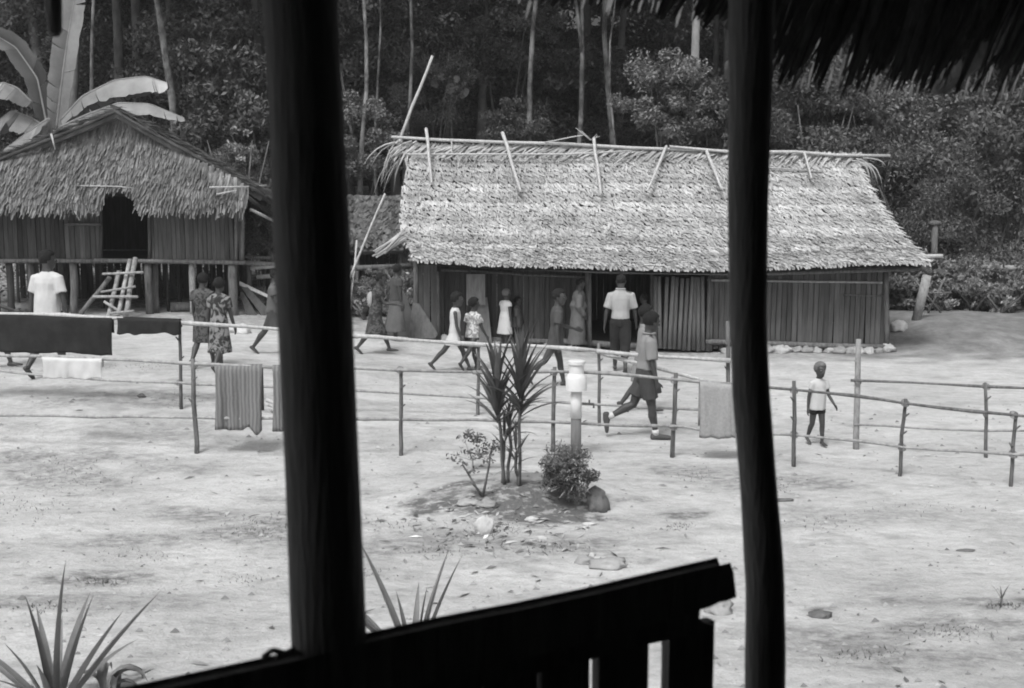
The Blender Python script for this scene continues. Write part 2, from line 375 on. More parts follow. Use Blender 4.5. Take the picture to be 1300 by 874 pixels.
# ridge capping: fronds laid along the ridge, pole on top, pins
rl, rr = Le(0), Re(0)
for side, dn, nr in ((0, V((0, -.62, -.78)), V((0, -.78, .62))), (1, V((0, .62, -.78)), V((0, .78, .62)))):
    for q in range(2):
        course(rb, 'ridge_course', rl + V((-.25, 0, .14 - q * .1)), rr + V((.1, 0, .1 - q * .1)), dn, nr, 170, .42, .045, 'thatch_new', (-64, -30) if q == 0 else (-58, 10), (-.02, .05), None, HB, None, 3)
def rp(u, v, dy=0): return P(u, v, RY0 + dy)
mb = MB(); mb.tube([rp(x, y, -.05) for x, y in ((497, 174), (560, 178), (640, 181), (720, 183), (800, 188), (860, 190), (925, 192))], [.028, .032, .034, .034, .034, .03, .026], 8); mb.build('ridge_pole', 'pole', rb, HB)
mb = MB(); mb.tube([rp(x, y, -.1) for x, y in ((850, 186), (925, 193), (1010, 193), (1060, 197), (1130, 198))], [.022, .03, .032, .03, .028], 8); mb.build('ridge_pole', 'pole', rb, HB)
mb = MB(); mb.tube([rp(x, y, -.3) for x, y in ((516, 196), (620, 196), (720, 196), (800, 192))], .02, 7); mb.build('ridge_batten', 'pole', rb, HB)
mb = MB(); mb.tube([rp(x, y, -.32) for x, y in ((930, 212), (990, 214), (1045, 219))], .018, 7); mb.build('ridge_batten', 'pole_grey', rb, HB)
for (a0, b0, a1, b1, w) in ((541, 164, 548, 232, .035), (638, 169, 661, 243, .038), (754, 176, 763, 246, .034), (846, 186, 822, 242, .03), (897, 192, 916, 240, .034), (1021, 194, 1030, 226, .026), (800, 193, 776, 212, .018), (573, 180, 574, 197, .016), (692, 181, 740, 172, .014)):
    tt = min(1, max(0, (b1 - 195) / 140)); mb = MB(); e_ = P(a1, b1, ry(tt) - .16)
    mb.tube(wob(rp(a0, b0, -.1), e_, 4, .02, a0), [w, w * .95, w * .9, w * .85, w * .75], 7, True); mb.build('ridge_pin', 'pole', rb, HB)
mb = MB()
for k in range(5): mb.tube([rp(752 + random.uniform(-4, 4), 178, -.12), rp(752 + random.uniform(-26, 12), 172 + random.uniform(-10, 6), -.12)], [.012, .005], 5)
mb.build('ridge_knot', 'pole', rb, HB)
# loose fronds hanging off both roof ends
for k in range(20):
    u0 = random.uniform(500, 530); v0 = random.uniform(176, 196); ul = u0 - random.uniform(12, 46); vl = v0 + random.uniform(14, 62)
    mb = MB(); p = rp(u0, v0, -.1); q = rp(ul, vl, -.1 + random.uniform(-.2, .3)); c = rp(ul + (u0 - ul) * .35, v0 + 3, 0)
    pts = [p * (1 - s) ** 2 + c * (2 * s * (1 - s)) + q * s * s for s in (0, .25, .5, .75, 1)]
    mb.tube(pts, [.02, .018, .014, .01, .004], 5); mb.build('loose_frond', 'thatch_new' if k % 3 else 'pole', rb, HB)
for k in range(9):
    u0 = random.uniform(1080, 1098); v0 = random.uniform(200, 208); ul = u0 + random.uniform(10, 30); vl = v0 + random.uniform(4, 36)
    mb = MB(); p = rp(u0, v0, -.1); q = rp(ul, vl, -.1); c = rp(ul - 4, v0, -.1)
    pts = [p * (1 - s) ** 2 + c * (2 * s * (1 - s)) + q * s * s for s in (0, .25, .5, .75, 1)]
    mb.tube(pts, [.018, .016, .014, .01, .004], 5); mb.build('loose_frond', 'thatch_new', rb, HB)
for k in range(7):
    mb = MB(); mb.tube([P(512 + random.uniform(-4, 6), 292 + k * 2, 22.2), P(478 + random.uniform(-6, 12), 318 + k * 1.5, 22.0)], [.03, .02], 5); mb.build('loose_frond', 'thatch_new', rb, HB)
mb = MB(); mb.tube([P(1150, 326, 22.2), P(1197, 325, 22.1)], .035, 8); mb.build('eave_pole', 'pole', rb, HB)
mb = MB(); mb.tube([P(540, 333, 21.85), P(760, 345, 21.85), P(960, 348, 21.85), P(1170, 342, 21.85)], .035, 8); mb.build('eave_pole', 'post_wood', rb, HB)
# walls
def wz(u, v): return P(u, v, YW).z
def wx(u): return P(u, 390, YW).x
wl = thing('front_wall', None, None); wl.parent = hut; del wl
front = bpy.data.objects['front_wall']; front.location = (0, 0, 0)
TOPZ = P(700, 325, 22.4).z + .1
def bottomz(u): return wz(u, interp(u, [528, 745, 900, 1125], [428, 436, 444, 441]))
def seg_wall(u0, u1, m, w, rnd=False, tz=None, tilt=0, dv=0, dy=0):
    plank_row(front, (wx(u0), YW + dy), (wx(u1), YW + dy), lambda s: (tz(u0 + (u1 - u0) * s) if tz else TOPZ), lambda s: bottomz(u0 + (u1 - u0) * s) + dv, m, w, HB, rnd=rnd, tilt=tilt)
seg_wall(528, 556, 'plank', .105)
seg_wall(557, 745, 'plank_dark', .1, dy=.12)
seg_wall(829, 902, 'plank_light', .085, rnd=True, tz=lambda u: wz(u, 352), tilt=.045, dy=-.06, dv=-.02)
seg_wall(899, 1125, 'plank', .098)
for (u0, v0, u1, v1, r_, m, dy) in ((556, 345, 557, 437, .035, 'post_wood', -.05), (746, 335, 748, 440, .055, 'post_wood', -.03), (828, 335, 829, 445, .05, 'plank_dark', 0), (1125, 345, 1126, 446, .05, 'post_wood', -.05), (528, 330, 528, 432, .05, 'post_wood', -.03), (902, 352, 902, 446, .03, 'post_wood', -.04)):
    mb = MB(); mb.tube(wob(P(u0, v0, YW + dy), P(u1, v1, YW + dy), 3, .02, u0), r_, 8); mb.build('wall_post', m, front, HB)
for (u0, u1, v0, v1, r_, m, dy) in ((898, 1120, 356, 359, .022, 'pole_grey', -.06), (1070, 1122, 375, 376, .014, 'post_wood', -.05), (560, 745, 343, 352, .025, 'post_wood', .06), (896, 1128, 434, 441, .05, 'post_wood', -.08), (528, 746, 428, 436, .05, 'post_wood', .05), (700, 832, 433, 441, .06, 'post_wood', -.02)):
    mb = MB(); mb.tube(wob(P(u0, v0, YW + dy), P(u1, v1, YW + dy), 5, .02, u0 + v0), r_, 8); mb.build('batten' if r_ < .04 else 'sill_beam', m, front, HB)
for k, (u0, u1, v0, v1, m) in enumerate(((592, 616, 348, 388, 'plank_light'), (604, 622, 378, 440, 'plank_light'), (531, 540, 398, 432, 'plank'))):
    mb = MB(); mb.box((P(u0, v0, YW - .05) + P(u1, v1, YW - .12)) / 2, ((u1 - u0) / F * 22, .03, (v1 - v0) / F * 22), Matrix.Rotation(R(-6 if k == 1 else 0), 3, 'Y') @ Matrix.Rotation(R(-6), 3, 'X')); mb.build('bark_panel', m, front, HB, False)
# side walls, back wall, inner partition, floor
xl, xr = wx(528), wx(1125)
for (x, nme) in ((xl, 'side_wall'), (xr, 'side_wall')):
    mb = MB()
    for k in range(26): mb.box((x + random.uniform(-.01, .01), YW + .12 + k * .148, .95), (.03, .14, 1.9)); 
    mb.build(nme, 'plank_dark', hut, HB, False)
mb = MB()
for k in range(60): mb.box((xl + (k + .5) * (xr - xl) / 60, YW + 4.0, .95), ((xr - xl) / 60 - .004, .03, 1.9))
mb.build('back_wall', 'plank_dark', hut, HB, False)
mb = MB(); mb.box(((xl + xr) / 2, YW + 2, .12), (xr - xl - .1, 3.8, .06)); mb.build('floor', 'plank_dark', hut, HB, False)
# foundation stones
def rock(c, r, seed, m=None, sc=(1, 1, .75)):
    bm = bmesh.new(); bmesh.ops.create_icosphere(bm, subdivisions=3, radius=1.0)
    for v in bm.verts:
        n1 = noise.noise(v.co * 1.2 + V((seed * 3.3, 0, 0))) * .42 + noise.noise(v.co * 2.9 + V((0, seed, 0))) * .3 - abs(noise.noise(v.co * 4.3 + V((seed, seed, 0)))) * .18
        f = 1 + n1; c_ = v.co * f
        if c_.z < -.45: c_.z = -.45 + (c_.z + .45) * .2
        v.co = V((c_.x * sc[0], c_.y * sc[1], c_.z * sc[2])) * r
    me = bpy.data.meshes.new('rock'); bm.to_mesh(me); bm.free(); me.polygons.foreach_set('use_smooth', [True] * len(me.polygons))
    if m: me.materials.append(M[m])
    return me
for k in range(17):
    u = 925 + k * 12.5 + random.uniform(-4, 4); s_ = random.uniform(.09, .17); x = P(u, 450, YW - .02).x
    o = link('foundation_stone', rock(None, s_, k + 3, 'stone', (1.2, 1, .8)), hut, V((x, YW - .08 - random.uniform(0, .12), gz(x, YW) + s_ * .35)) - HB)
for k in range(7):
    u = 535 + k * 32; x = P(u, 440, YW).x; s_ = random.uniform(.08, .13)
    link('foundation_stone', rock(None, s_, k + 33, 'stone', (1.2, 1, .8)), hut, V((x, YW + .02, gz(x, YW) + s_ * .3)) - HB)

# ------------------------------------------------------------------ the stilt hut at the left
YS = 24.6; SB = V((-8.2, 25.0, gz(-8.2, 25.0)))
stilt = thing('stilt_hut', 'thatched hut on stilts with a dark arched doorway and a gabled roof', 'hut', SB)
def sp(u, v, dy=0): return P(u, v, YS + dy)
sroof = MB()
ap = sp(148, 143, .1); apb = V((ap.x + .1, ap.y + 1.1, ap.z - .02)); re = sp(334, 250, .0); le = sp(-130, 258, 0)
reb = V((re.x - .6, 29.5, re.z - .1)); leb = V((le.x + .3, 29.5, le.z - .1))
def thick(mb, quad, t_=.1):
    n_ = (quad[1] - quad[0]).cross(quad[2] - quad[0]).normalized()
    if n_.z < 0: n_ = -n_
    q2 = [p - n_ * t_ for p in quad]; k = len(quad)
    mb.add(list(quad) + q2, [tuple(range(k)), tuple(reversed(range(k, 2 * k)))] + [(i, (i + 1) % k, (i + 1) % k + k, i + k) for i in range(k)])
thick(sroof, [ap, re, reb, apb]); thick(sroof, [ap, apb, leb, le]); thick(sroof, [apb, reb, leb])
sr = sroof.build('roof', 'thatch_grey', stilt, SB, False)
# long side courses, seen along the right verge
for k in range(7):
    t = k / 7; p = ap.lerp(re, t); q = apb.lerp(reb, t); dn = (re - ap).normalized(); n_ = (re - ap).cross(apb - ap).normalized()
    if n_.z < 0: n_ = -n_
    course(sr, 'thatch_course', p, q, dn, n_, 60 + k * 14, .62, .07, 'thatch_grey', (-10, 10), (0, .06), None, SB)
    p = ap.lerp(le, t); q = apb.lerp(leb, t); dn = (le - ap).normalized(); n_ = (le - ap).cross(apb - ap).normalized()
    if n_.z < 0: n_ = -n_
    course(sr, 'thatch_course', p, q, dn, n_, 60 + k * 14, .8, .07, 'thatch_grey', (-10, 10), (0, .06), None, SB)
for (p, q, m) in ((ap + V((-.02, -.1, .03)), re + V((.05, -.1, .02)), 'thatch_dark'), (ap + V((.02, -.14, .0)), le + V((0, -.14, 0)), 'thatch_dark')):
    mb = MB(); mb.tube(wob(p, q, 6, .04, p.x), [.03, .035, .04, .04, .04, .035, .03], 8); mb.build('verge_pole', m, sr, SB)
    n_ = V((0, -1, 0)); dd = (q - p).normalized()
    course(sr, 'verge_course', p + V((0, .12, .06)), q + V((0, .12, .06)), dd, V((0, -.5, .86)), 300, .42, .035, 'thatch_dark', (-26, 20), (0, .12), None, SB, jit=.2)
# front thatch apron under the gable, cut back over the door
def apron_bounds(v): return max(-40, 148 - (v - 144) * 2.5), min(314, 150 + (v - 144) * 1.72)
def ay_(v): return YS + .35 - 1.05 * S((v - 150) / 130) 
def keep_door(p):
    v_ = p - V((0, 0, H)); f_ = v_.y * CP - v_.z * SP; u = 650 + F * v_.x / f_; vv = 437 - F * (v_.y * SP + v_.z * CP) / f_
    return not (129 < u < 174 and vv > 249 - 7 * math.cos((u - 151) / 22 * 1.5)) and not (174 <= u < 190 and vv > 278)
apn = MB(); g2 = []
for i in range(9):
    v = 156 + (266 - 156) * i / 8; a0, a1 = apron_bounds(v); g2.append([P(a0 + (a1 - a0) * j / 40, v, ay_(v) + .05) for j in range(41)])
ni, nj = 9, 41; vs_ = [p for r_ in g2 for p in r_]
fs = [(i * nj + j, i * nj + j + 1, (i + 1) * nj + j + 1, (i + 1) * nj + j) for i in range(ni - 1) for j in range(nj - 1)]
fs = [f for f in fs if keep_door(sum((vs_[k] for k in f), V()) / 4)]
apn.add(vs_, fs); ap_o = apn.build('gable_apron', 'thatch_base', stilt, SB, False)
for i in range(20):
    v = 149 + 105 * i / 19; a0, a1 = apron_bounds(v); a0 = max(a0, -40)
    l, r_ = P(a0, v, ay_(v)), P(a1, v, ay_(v)); dn = (P(150, v + 6, ay_(v + 6)) - P(150, v, ay_(v))); dn.x = 0; dn.normalize(); nr = V((0, dn.z, -dn.y)); nr = nr if nr.y < 0 else -nr
    course(ap_o, 'thatch_course', l, r_, dn, nr, int(30 + (a1 - a0) * .85), .42, .045, 'thatch_old', (-13, 13), (.0, .09), keep_door, SB, None, 3, .13)
mb = MB(); mb.tube([P(98, 236, YS - .5), P(150, 237, YS - .55), P(176, 240, YS - .5)], .012, 5); mb.build('batten', 'pole', ap_o, SB)
for (u0, v0, u1, v1) in ((95, 268, 101, 280), (266, 238, 316, 237), (275, 247, 300, 242), (65, 170, 70, 190)):
    mb = MB(); mb.tube([P(u0, v0, YS - .72), P(u1, v1, YS - .75)], [.02, .012], 5); mb.build('loose_stick', 'pole', ap_o, SB)
# right corner: projecting eave poles
for (u0, v0, u1, v1, r_, m) in ((300, 232, 345, 258, .04, 'post_wood'), (308, 247, 350, 275, .05, 'plank_dark'), (318, 266, 350, 282, .03, 'pole'), (300, 240, 338, 236, .025, 'pole')):
    mb = MB(); mb.tube([P(u0, v0, YS - .2), P(u1, v1, YS + .4)], r_, 6); mb.build('eave_pole', m, sr, SB)
# walls, floor, posts
swall = thing('front_wall', None, None); swall.parent = stilt; swall.location = (0, 0, 0)
def sx(u): return P(u, 300, YS).x
fz = P(150, 331, YS).z; tz_ = P(150, 262, YS).z + .15
def wallseg(u0, u1, m, w=.095): plank_row(swall, (sx(u0), YS), (sx(u1), YS), lambda s: tz_, lambda s: fz, m, w, SB)
wallseg(-60, 82, 'plank_dark'); wallseg(82, 128, 'plank'); wallseg(190, 308, 'plank', .09)
for u in (128, 190, 300, 308):
    mb = MB(); mb.tube(wob(P(u, 255, YS - .04), P(u, 333, YS - .04), 3, .015, u), .04, 7); mb.build('wall_post', 'plank_dark' if u < 200 else 'post_wood', swall, SB)
for (u0, u1, v0, v1, r_, m) in ((-60, 128, 331, 332, .045, 'post_wood'), (120, 312, 331, 334, .045, 'post_wood'), (82, 128, 285, 285, .03, 'plank')):
    mb = MB(); mb.tube(wob(P(u0, v0, YS - .09), P(u1, v1, YS - .09), 5, .03, u0), r_, 8); mb.build('floor_beam', m, swall, SB)
xR, xL = sx(308), sx(-60)
mb = MB(); sd = V((xR * 28.5 / YS, 28.5, 0))
for k in range(30):
    p = V((xR, YS + .05, 0)).lerp(sd, (k + .5) / 30); mb.box((p.x - .02, p.y, (fz + tz_) / 2), (.03, .125, tz_ - fz), Matrix.Rotation(math.atan((xR - sd.x) / 3.9), 3, 'Z'))
mb.build('side_wall', 'plank', stilt, SB, False)
mb = MB(); mb.box(((xL + sd.x) / 2, 28.5, (fz + tz_) / 2), (sd.x - xL, .04, tz_ - fz)); mb.box((xL - .02, 26.5, (fz + tz_) / 2), (.04, 3.9, tz_ - fz)); mb.build('back_wall', 'plank_dark', stilt, SB, False)
mb = MB(); mb.add([(xL, YS + .02, fz), (xR, YS + .02, fz), (sd.x, 28.4, fz), (xL, 28.4, fz), (xL, YS + .02, fz - .06), (xR, YS + .02, fz - .06), (sd.x, 28.4, fz - .06), (xL, 28.4, fz - .06)], [(0, 1, 2, 3), (7, 6, 5, 4), (0, 4, 5, 1), (1, 5, 6, 2), (2, 6, 7, 3), (3, 7, 4, 0)]); mb.build('floor', 'plank_dark', stilt, SB, False)
for (u, w, dy, m) in ((12, .08, 0, 'plank_dark'), (40, .07, .1, 'post_wood'), (92, .085, 0, 'post_wood'), (188, .085, 0, 'post_wood'), (196, .06, .25, 'post_wood'), (243, .07, .05, 'pole_grey'), (295, .1, 0, 'post_wood'), (211, .03, .6, 'plank_dark'), (70, .04, 1.2, 'plank_dark'), (20, .035, 1.0, 'post_wood'), (128, .05, 1.3, 'plank_dark'), (226, .05, 1.6, 'plank_dark'), (270, .05, 1.5, 'plank_dark'), (300, .07, 3.0, 'plank_dark'), (-20, .09, 0, 'post_wood'), (110, .07, 3.4, 'plank_dark'), (240, .07, 3.4, 'plank_dark')):
    p = P(u, 335, YS + dy); g0 = gz(p.x, p.y)
    mb = MB(); mb.tube(wob((p.x, p.y, g0 - .1), (p.x + random.uniform(-.04, .04), p.y, fz), 4, .03, u), [w * 1.05, w, w * .95, w, w * .9], 8); mb.build('stilt', m, stilt, SB)
plank_row(stilt, (xL, YS + 3.2), (sd.x, YS + 3.2), lambda s: fz, lambda s: gz(-8, 27.5) - .05, 'plank_dark', .16, SB, gap=.03)
# clutter under the floor
for k, (u, v, m, l_, lab) in enumerate(((232, 395, 'post_wood', .5, 'short log lying in the dark under the stilt hut'), (20, 398, 'pole_grey', .7, 'pale log end under the left side of the stilt hut'))):
    p = P(u, v, YS + .5); mb = MB(); mb.tube([p - V((l_ / 2, 0, 0)), p + V((l_ / 2, .1, 0))], .11, 10); o = solid(mb, 'log', m, lab, 'log')
    o.location.z = gz(p.x, p.y)
# ladder up to the doorway
lp = P(150, 408, YS - .9); lb = V((lp.x, lp.y, gz(lp.x, lp.y)))
lad = thing('ladder', 'pale pole ladder leaning up to the doorway of the stilt hut', 'ladder', lb)
for (u0, v0, u1, v1, r_) in ((136, 408, 151, 345, .055), (148, 410, 165, 330, .05), (158, 409, 172, 328, .06)):
    p = P(u0, v0, YS - .95); mb = MB(); mb.tube(wob((p.x, p.y, gz(p.x, p.y) - .03), P(u1, v1, YS - .12), 4, .02, u0), r_ * .9, 8); mb.build('rail', 'pole_grey', lad, lb)
for (u0, v0, u1, v1, r_) in ((118, 377, 175, 377, .035), (128, 371, 172, 364, .03), (132, 383, 162, 402, .035), (130, 348, 182, 346, .03), (140, 398, 170, 395, .03)):
    yy = YS - .2 - .8 * (v0 - 330) / 80; mb = MB(); mb.tube(wob(P(u0, v0, yy - .08), P(u1, v1, yy - .08), 3, .01, v0), r_ * .85, 7); mb.build('rung', 'pole_grey', lad, lb)
mb = MB(); mb.tube(wob(P(100, 402, YS - .8), P(140, 352, YS - .3), 3, .02, 5), .05, 7); solid(mb, 'pole_prop', 'post_wood', 'grey pole leaning beside the ladder of the stilt hut', 'pole')

# ------------------------------------------------------------------ sheds and clutter between the huts
shb = GX(-2.9, 27.0); sh = thing('lean_to_shelter', 'small low shelter with weathered grey thatch left of the long hut', 'shelter', shb)
mb = MB(); thick(mb, [P(395, 252, 28), P(512, 252, 28), P(512, 318, 26.3), P(385, 322, 26.3)], .08); so_ = mb.build('roof', 'thatch_base', sh, shb, False)
for k in range(9):
    t = k / 9; course(so_, 'thatch_course', P(395, 250 + 64 * t, 27.98 - 1.65 * t), P(513, 250 + 62 * t, 27.98 - 1.65 * t), V((0, -.81, -.58)), V((0, -.58, .81)), 75, .3, .09, 'thatch_grey', (-30, 30), (0, .06), None, shb)
for (u, y) in ((400, 26.5), (452, 26.45), (508, 26.6), (410, 27.9), (505, 27.9)):
    p = P(u, 320, y); mb = MB(); mb.tube([(p.x, p.y, gz(p.x, p.y) - .1), (p.x + .03, p.y, P(u, 312 if y < 27 else 262, y).z)], .045, 7); mb.build('post', 'post_wood', sh, shb)
mb = MB()
for k in range(16): mb.box(P(392 + k * 7.6, 352, 27.9), (.13, .03, 1.6))
mb.build('back_wall', 'plank_dark', sh, shb, False)
for k, (u0, v0, u1, v1, y, r_, lab) in enumerate(((489, 246, 446, 348, 24.0, .032, 'long thin pale pole slanting left of the long hut roof'), (453, 305, 449, 350, 24.1, .028, 'short pale stick standing at the left of the slanting pole'), (549, 71, 508, 176, 25.4, .042, 'bare pale pole leaning above the left end of the roof ridge'))):
    mb = MB(); p = P(u0, v0, y); q = P(u1, v1, y - .2)
    q2 = q + (q - p) * ((q.z - gz(q.x, q.y)) / max(.1, (p.z - q.z)))
    pts = wob(p, q2, 6, .05, k + 2)
    if k == 2: e_ = P(530, 300, 25.4); pts = wob(p, q, 5, .04, 3) + [q.lerp(e_, .5) + V((.1, 0, 0)), V((e_.x, e_.y, gz(e_.x, e_.y)))]
    mb.tube(pts, [r_ * (.7 + .3 * i / len(pts)) for i in range(len(pts))], 7); solid(mb, 'leaning_pole', 'pole', lab, 'pole')
for k, (u0, v0, u1, v1, r_, m) in enumerate(((300, 333, 350, 336, .05, 'pole_grey'), (318, 341, 356, 338, .04, 'pole'), (306, 326, 345, 328, .04, 'post_wood'), (326, 352, 356, 350, .05, 'pole_grey'), (440, 341, 520, 338, .06, 'post_wood'))):
    y = 25.6; mb = MB(); p, q = P(u0, v0, y), P(u1, v1, y)
    mb.tube([p, q], r_, 7); 
    lab = ('grey pole laid across the rack right of the stilt hut', 'pale pole on the rack beside the post', 'topmost pole of the rack by the stilt hut', 'lowest pole of the rack right of the stilt hut', 'dark log lying behind the people left of the long hut')[k]
    b_ = solid(mb, 'pole_on_rack' if k < 4 else 'log', m, lab, 'pole' if k < 4 else 'log')
for k, u in enumerate((316, 345)):
    p = P(u, 340, 25.7); mb = MB(); mb.tube([(p.x, p.y, gz(p.x, p.y) - .1), P(u, 322, 25.7)], .05, 7); solid(mb, 'rack_post', 'post_wood', ('left upright of the pole rack by the stilt hut', 'right upright of the pole rack by the stilt hut')[k], 'post')
for k, (pts, m, lab) in enumerate((([(306, 365), (312, 362), (344, 396), (338, 408)], 'plank', 'wide board leaning right of the stilt hut posts'), ([(304, 372), (308, 370), (330, 406), (316, 410)], 'plank_dark', 'dark board leaning under the stilt hut corner'), ([(304, 357), (344, 376), (344, 380), (304, 362)], 'pole', 'pale pole-like plank propped above the leaning boards'))):
    mb = MB(); ds = [24.9 - .25 * (v - 360) / 40 for u, v in pts]; f_ = [P(u, v, d) for (u, v), d in zip(pts, ds)]; thick(mb, f_, .04)
    solid(mb, 'leaning_board', m, lab, 'board', None, False)
for k, (pts, m, lab) in enumerate((([(504, 372), (512, 368), (535, 428), (482, 425)], 'cotton_mid', 'grey sheet of bark standing behind the woman with the bundle'), ([(524, 384), (532, 386), (556, 424), (552, 430), (518, 430)], 'plank', 'grey bark slab leaning on the left corner of the long hut'))):
    mb = MB(); thick(mb, [P(u, v, (22.1, 21.9)[k] - .4 * (v - 370) / 60) for u, v in pts], .05); solid(mb, 'bark_sheet', m, lab, 'bark sheet', None, False)
# leaning prop and posts at the right end of the long hut
mb = MB(); p = P(1162, 412, 24.2); mb.tube([(p.x, p.y, gz(p.x, p.y) - .1), P(1177, 350, 24.0)], [.1, .09], 9); solid(mb, 'leaning_post', 'pole_grey', 'thick grey post leaning at the right end of the long hut', 'post')
for k, (u0, v0, u1, v1) in enumerate(((1158, 352, 1200, 404), (1200, 352, 1178, 398), (1166, 372, 1208, 372))):
    mb = MB(); p, q = P(u0, v0, 24.9), P(u1, v1, 24.8); mb.tube([p, q], .022, 6)
    o = solid(mb, 'thin_stake', 'post_wood', ('thin stake slanting right behind the leaning post', 'thin stake slanting left behind the leaning post', 'thin level stick behind the leaning post')[k], 'stake')
mb = MB(); p = P(1187, 340, 26.5); mb.tube([(p.x, p.y, gz(p.x, p.y)), P(1187, 283, 26.5)], .07, 8); mb.ell(P(1187, 284, 26.5), (.16, .1, .07)); solid(mb, 'stump_post', 'post_wood', 'tall stump with a pale flat top right of the roof eave', 'stump')
mb = MB(); mb.tube(wob(P(1205, 339, 26.0), P(1310, 341, 26.0), 4, .04, 3), .07, 8); solid(mb, 'fallen_log', 'pole_grey', 'grey log lying level above the hedge at the right edge', 'log')
# ------------------------------------------------------------------ fences
class Fence:
    def __init__(s, name, label, base_px):
        s.g = [G(u, v) for u, v in base_px]; s.us = [u for u, v in base_px]; s.base = s.g[0].copy()
        s.root = thing(name, label, 'fence', s.base)
    def pt(s, u, v, off=0.0):
        i = 0
        while i < len(s.us) - 2 and u > s.us[i + 1]: i += 1
        a_, b_ = s.g[i], s.g[i + 1]; d = V((b_.x - a_.x, b_.y - a_.y, 0)).normalized(); n = V((d.y, -d.x, 0))
        r_ = ray(u, v); o = V((0, 0, H)); t_ = ((a_ - o).dot(n) + off) / r_.dot(n); return o + r_ * t_
    def post(s, u0, v0, u1, v1, r_=.028, m='post_wood'):
        r_ *= .8; g_ = G(u1, v1); t_ = P(u0, v0, g_.y); mb = MB(); pts = wob(g_ - V((0, 0, .15)), t_, 5, .02, u0)
        mb.tube(pts, [r_ * 1.1, r_ * 1.05, r_, r_, r_ * .95, r_ * .9], 7)
        for k in range(2): c = pts[3 if k else 4]; mb.tube([c + V((-.01, -.01, 0)), c + V((random.choice((-1, 1)) * .05, -.02, .05))], [.014, .008], 5)
        mb.build('post', m, s.root, s.base)
    def rail(s, pts, r_=.022, m='pole_grey', off=.04):
        r_ *= .82; q = [s.pt(u, v, off) for u, v in pts]; out = []
        for i in range(len(q) - 1):
            n = max(2, int((q[i + 1] - q[i]).length / .35))
            out += wob(q[i], q[i + 1], n, .018, pts[i][0] * .37 + pts[i][1])[:-1]
        out.append(q[-1]); mb = MB(); mb.tube(out, [r_ * (1 + .14 * math.sin(k * 1.9) + (.22 if k % 4 == 0 else 0)) for k in range(len(out))], 7); mb.build('rail', m, s.root, s.base)
    def tie(s, u, v, r_=.04):
        c = s.pt(u, v, .02); mb = MB()
        for k in range(3): mb.tube([c + V((math.cos(t) * r_, math.sin(t) * r_, (k - 1) * .014 + math.sin(t) * .02)) for t in [i * .7 for i in range(10)]], .006, 4)
        mb.build('lashing', 'lashing', s.root, s.base)
FA = Fence('pole_fence', 'back pole fence along the far side of the path', [(-60, 508), (228, 520), (607, 528), (762, 541), (928, 550)])
FA.rail([(-60, 396), (145, 404), (231, 410)], .03, 'pole'); FA.rail([(226, 410), (355, 418), (455, 428)], .03, 'pole'); FA.rail([(440, 426), (600, 437), (700, 441), (757, 445)], .03, 'pole'); FA.rail([(757, 446), (840, 453), (928, 458)], .03, 'pole')
FA.rail([(-60, 464), (58, 477), (135, 483), (228, 486), (272, 489), (455, 496)], .02); FA.rail([(440, 495), (607, 505), (742, 513), (886, 520), (930, 523)], .02)
for a_ in ((228, 407, 230, 520), (607, 432, 607, 528, .03), (760, 436, 761, 541), (924, 408, 925, 549, .035)): FA.post(*a_)
FA.post(405, 420, 406, 524)
for u, v in ((228, 410), (760, 446), (607, 438), (228, 486)): FA.tie(u, v)
FB = Fence('pole_fence', 'front pole fence crossing the whole yard, nearest to the veranda', [(-60, 566), (247, 575), (508, 579), (703, 574), (855, 581), (1008, 592), (1145, 606), (1286, 619), (1360, 628)])
FB.rail([(-60, 450), (95, 454), (247, 462), (355, 467)], .024, 'pole_grey'); FB.rail([(345, 467), (455, 468), (508, 470), (610, 473)], .02, 'pole_grey'); FB.rail([(600, 473), (703, 472), (775, 474), (855, 482), (935, 489)], .024, 'pole_grey')
FB.rail([(930, 488), (1008, 495), (1088, 503), (1148, 512), (1286, 527), (1360, 534)], .02, 'post_wood')
FB.rail([(-60, 526), (120, 529), (247, 530), (360, 531), (455, 532)], .022); FB.rail([(450, 532), (600, 533), (703, 536), (780, 540), (855, 541)], .022); FB.rail([(850, 541), (887, 546), (1008, 552), (1088, 560), (1145, 568), (1286, 577), (1360, 580)], .019)
for a_ in ((245, 456, 249, 576, .035), (509, 469, 508, 580, .03), (704, 466, 701, 574, .032), (858, 474, 853, 581, .034), (1008, 484, 1008, 593, .03), (1150, 507, 1140, 606, .026), (1290, 524, 1283, 619, .026), (372, 460, 374, 578)): FB.post(*a_)
for u, v in ((247, 463), (508, 470), (703, 473), (856, 483), (1008, 496), (1149, 512), (1287, 527), (1008, 552), (855, 542), (1145, 568), (1286, 577)): FB.tie(u, v)
FC = Fence('pole_fence', 'short pole fence on the right behind the front fence, with a tall end post', [(1088, 571), (1252, 581), (1360, 588)])
FC.rail([(1080, 483), (1160, 486), (1252, 491), (1360, 494)], .018, 'post_wood'); FC.rail([(1085, 539), (1165, 544), (1252, 547), (1360, 549)], .015, 'pole_grey')
FC.post(1090, 431, 1087, 571, .045, 'pole_grey'); FC.post(1251, 486, 1253, 582, .026); FC.tie(1089, 484); FC.tie(1252, 491)
mb = MB(); mb.tube(wob(FA.pt(764, 449, -.1), FA.pt(905, 486, .35), 5, .02, 4), .026, 7); solid(mb, 'loose_pole', 'pole', 'loose pale pole slanting down from the middle of the back fence', 'pole')

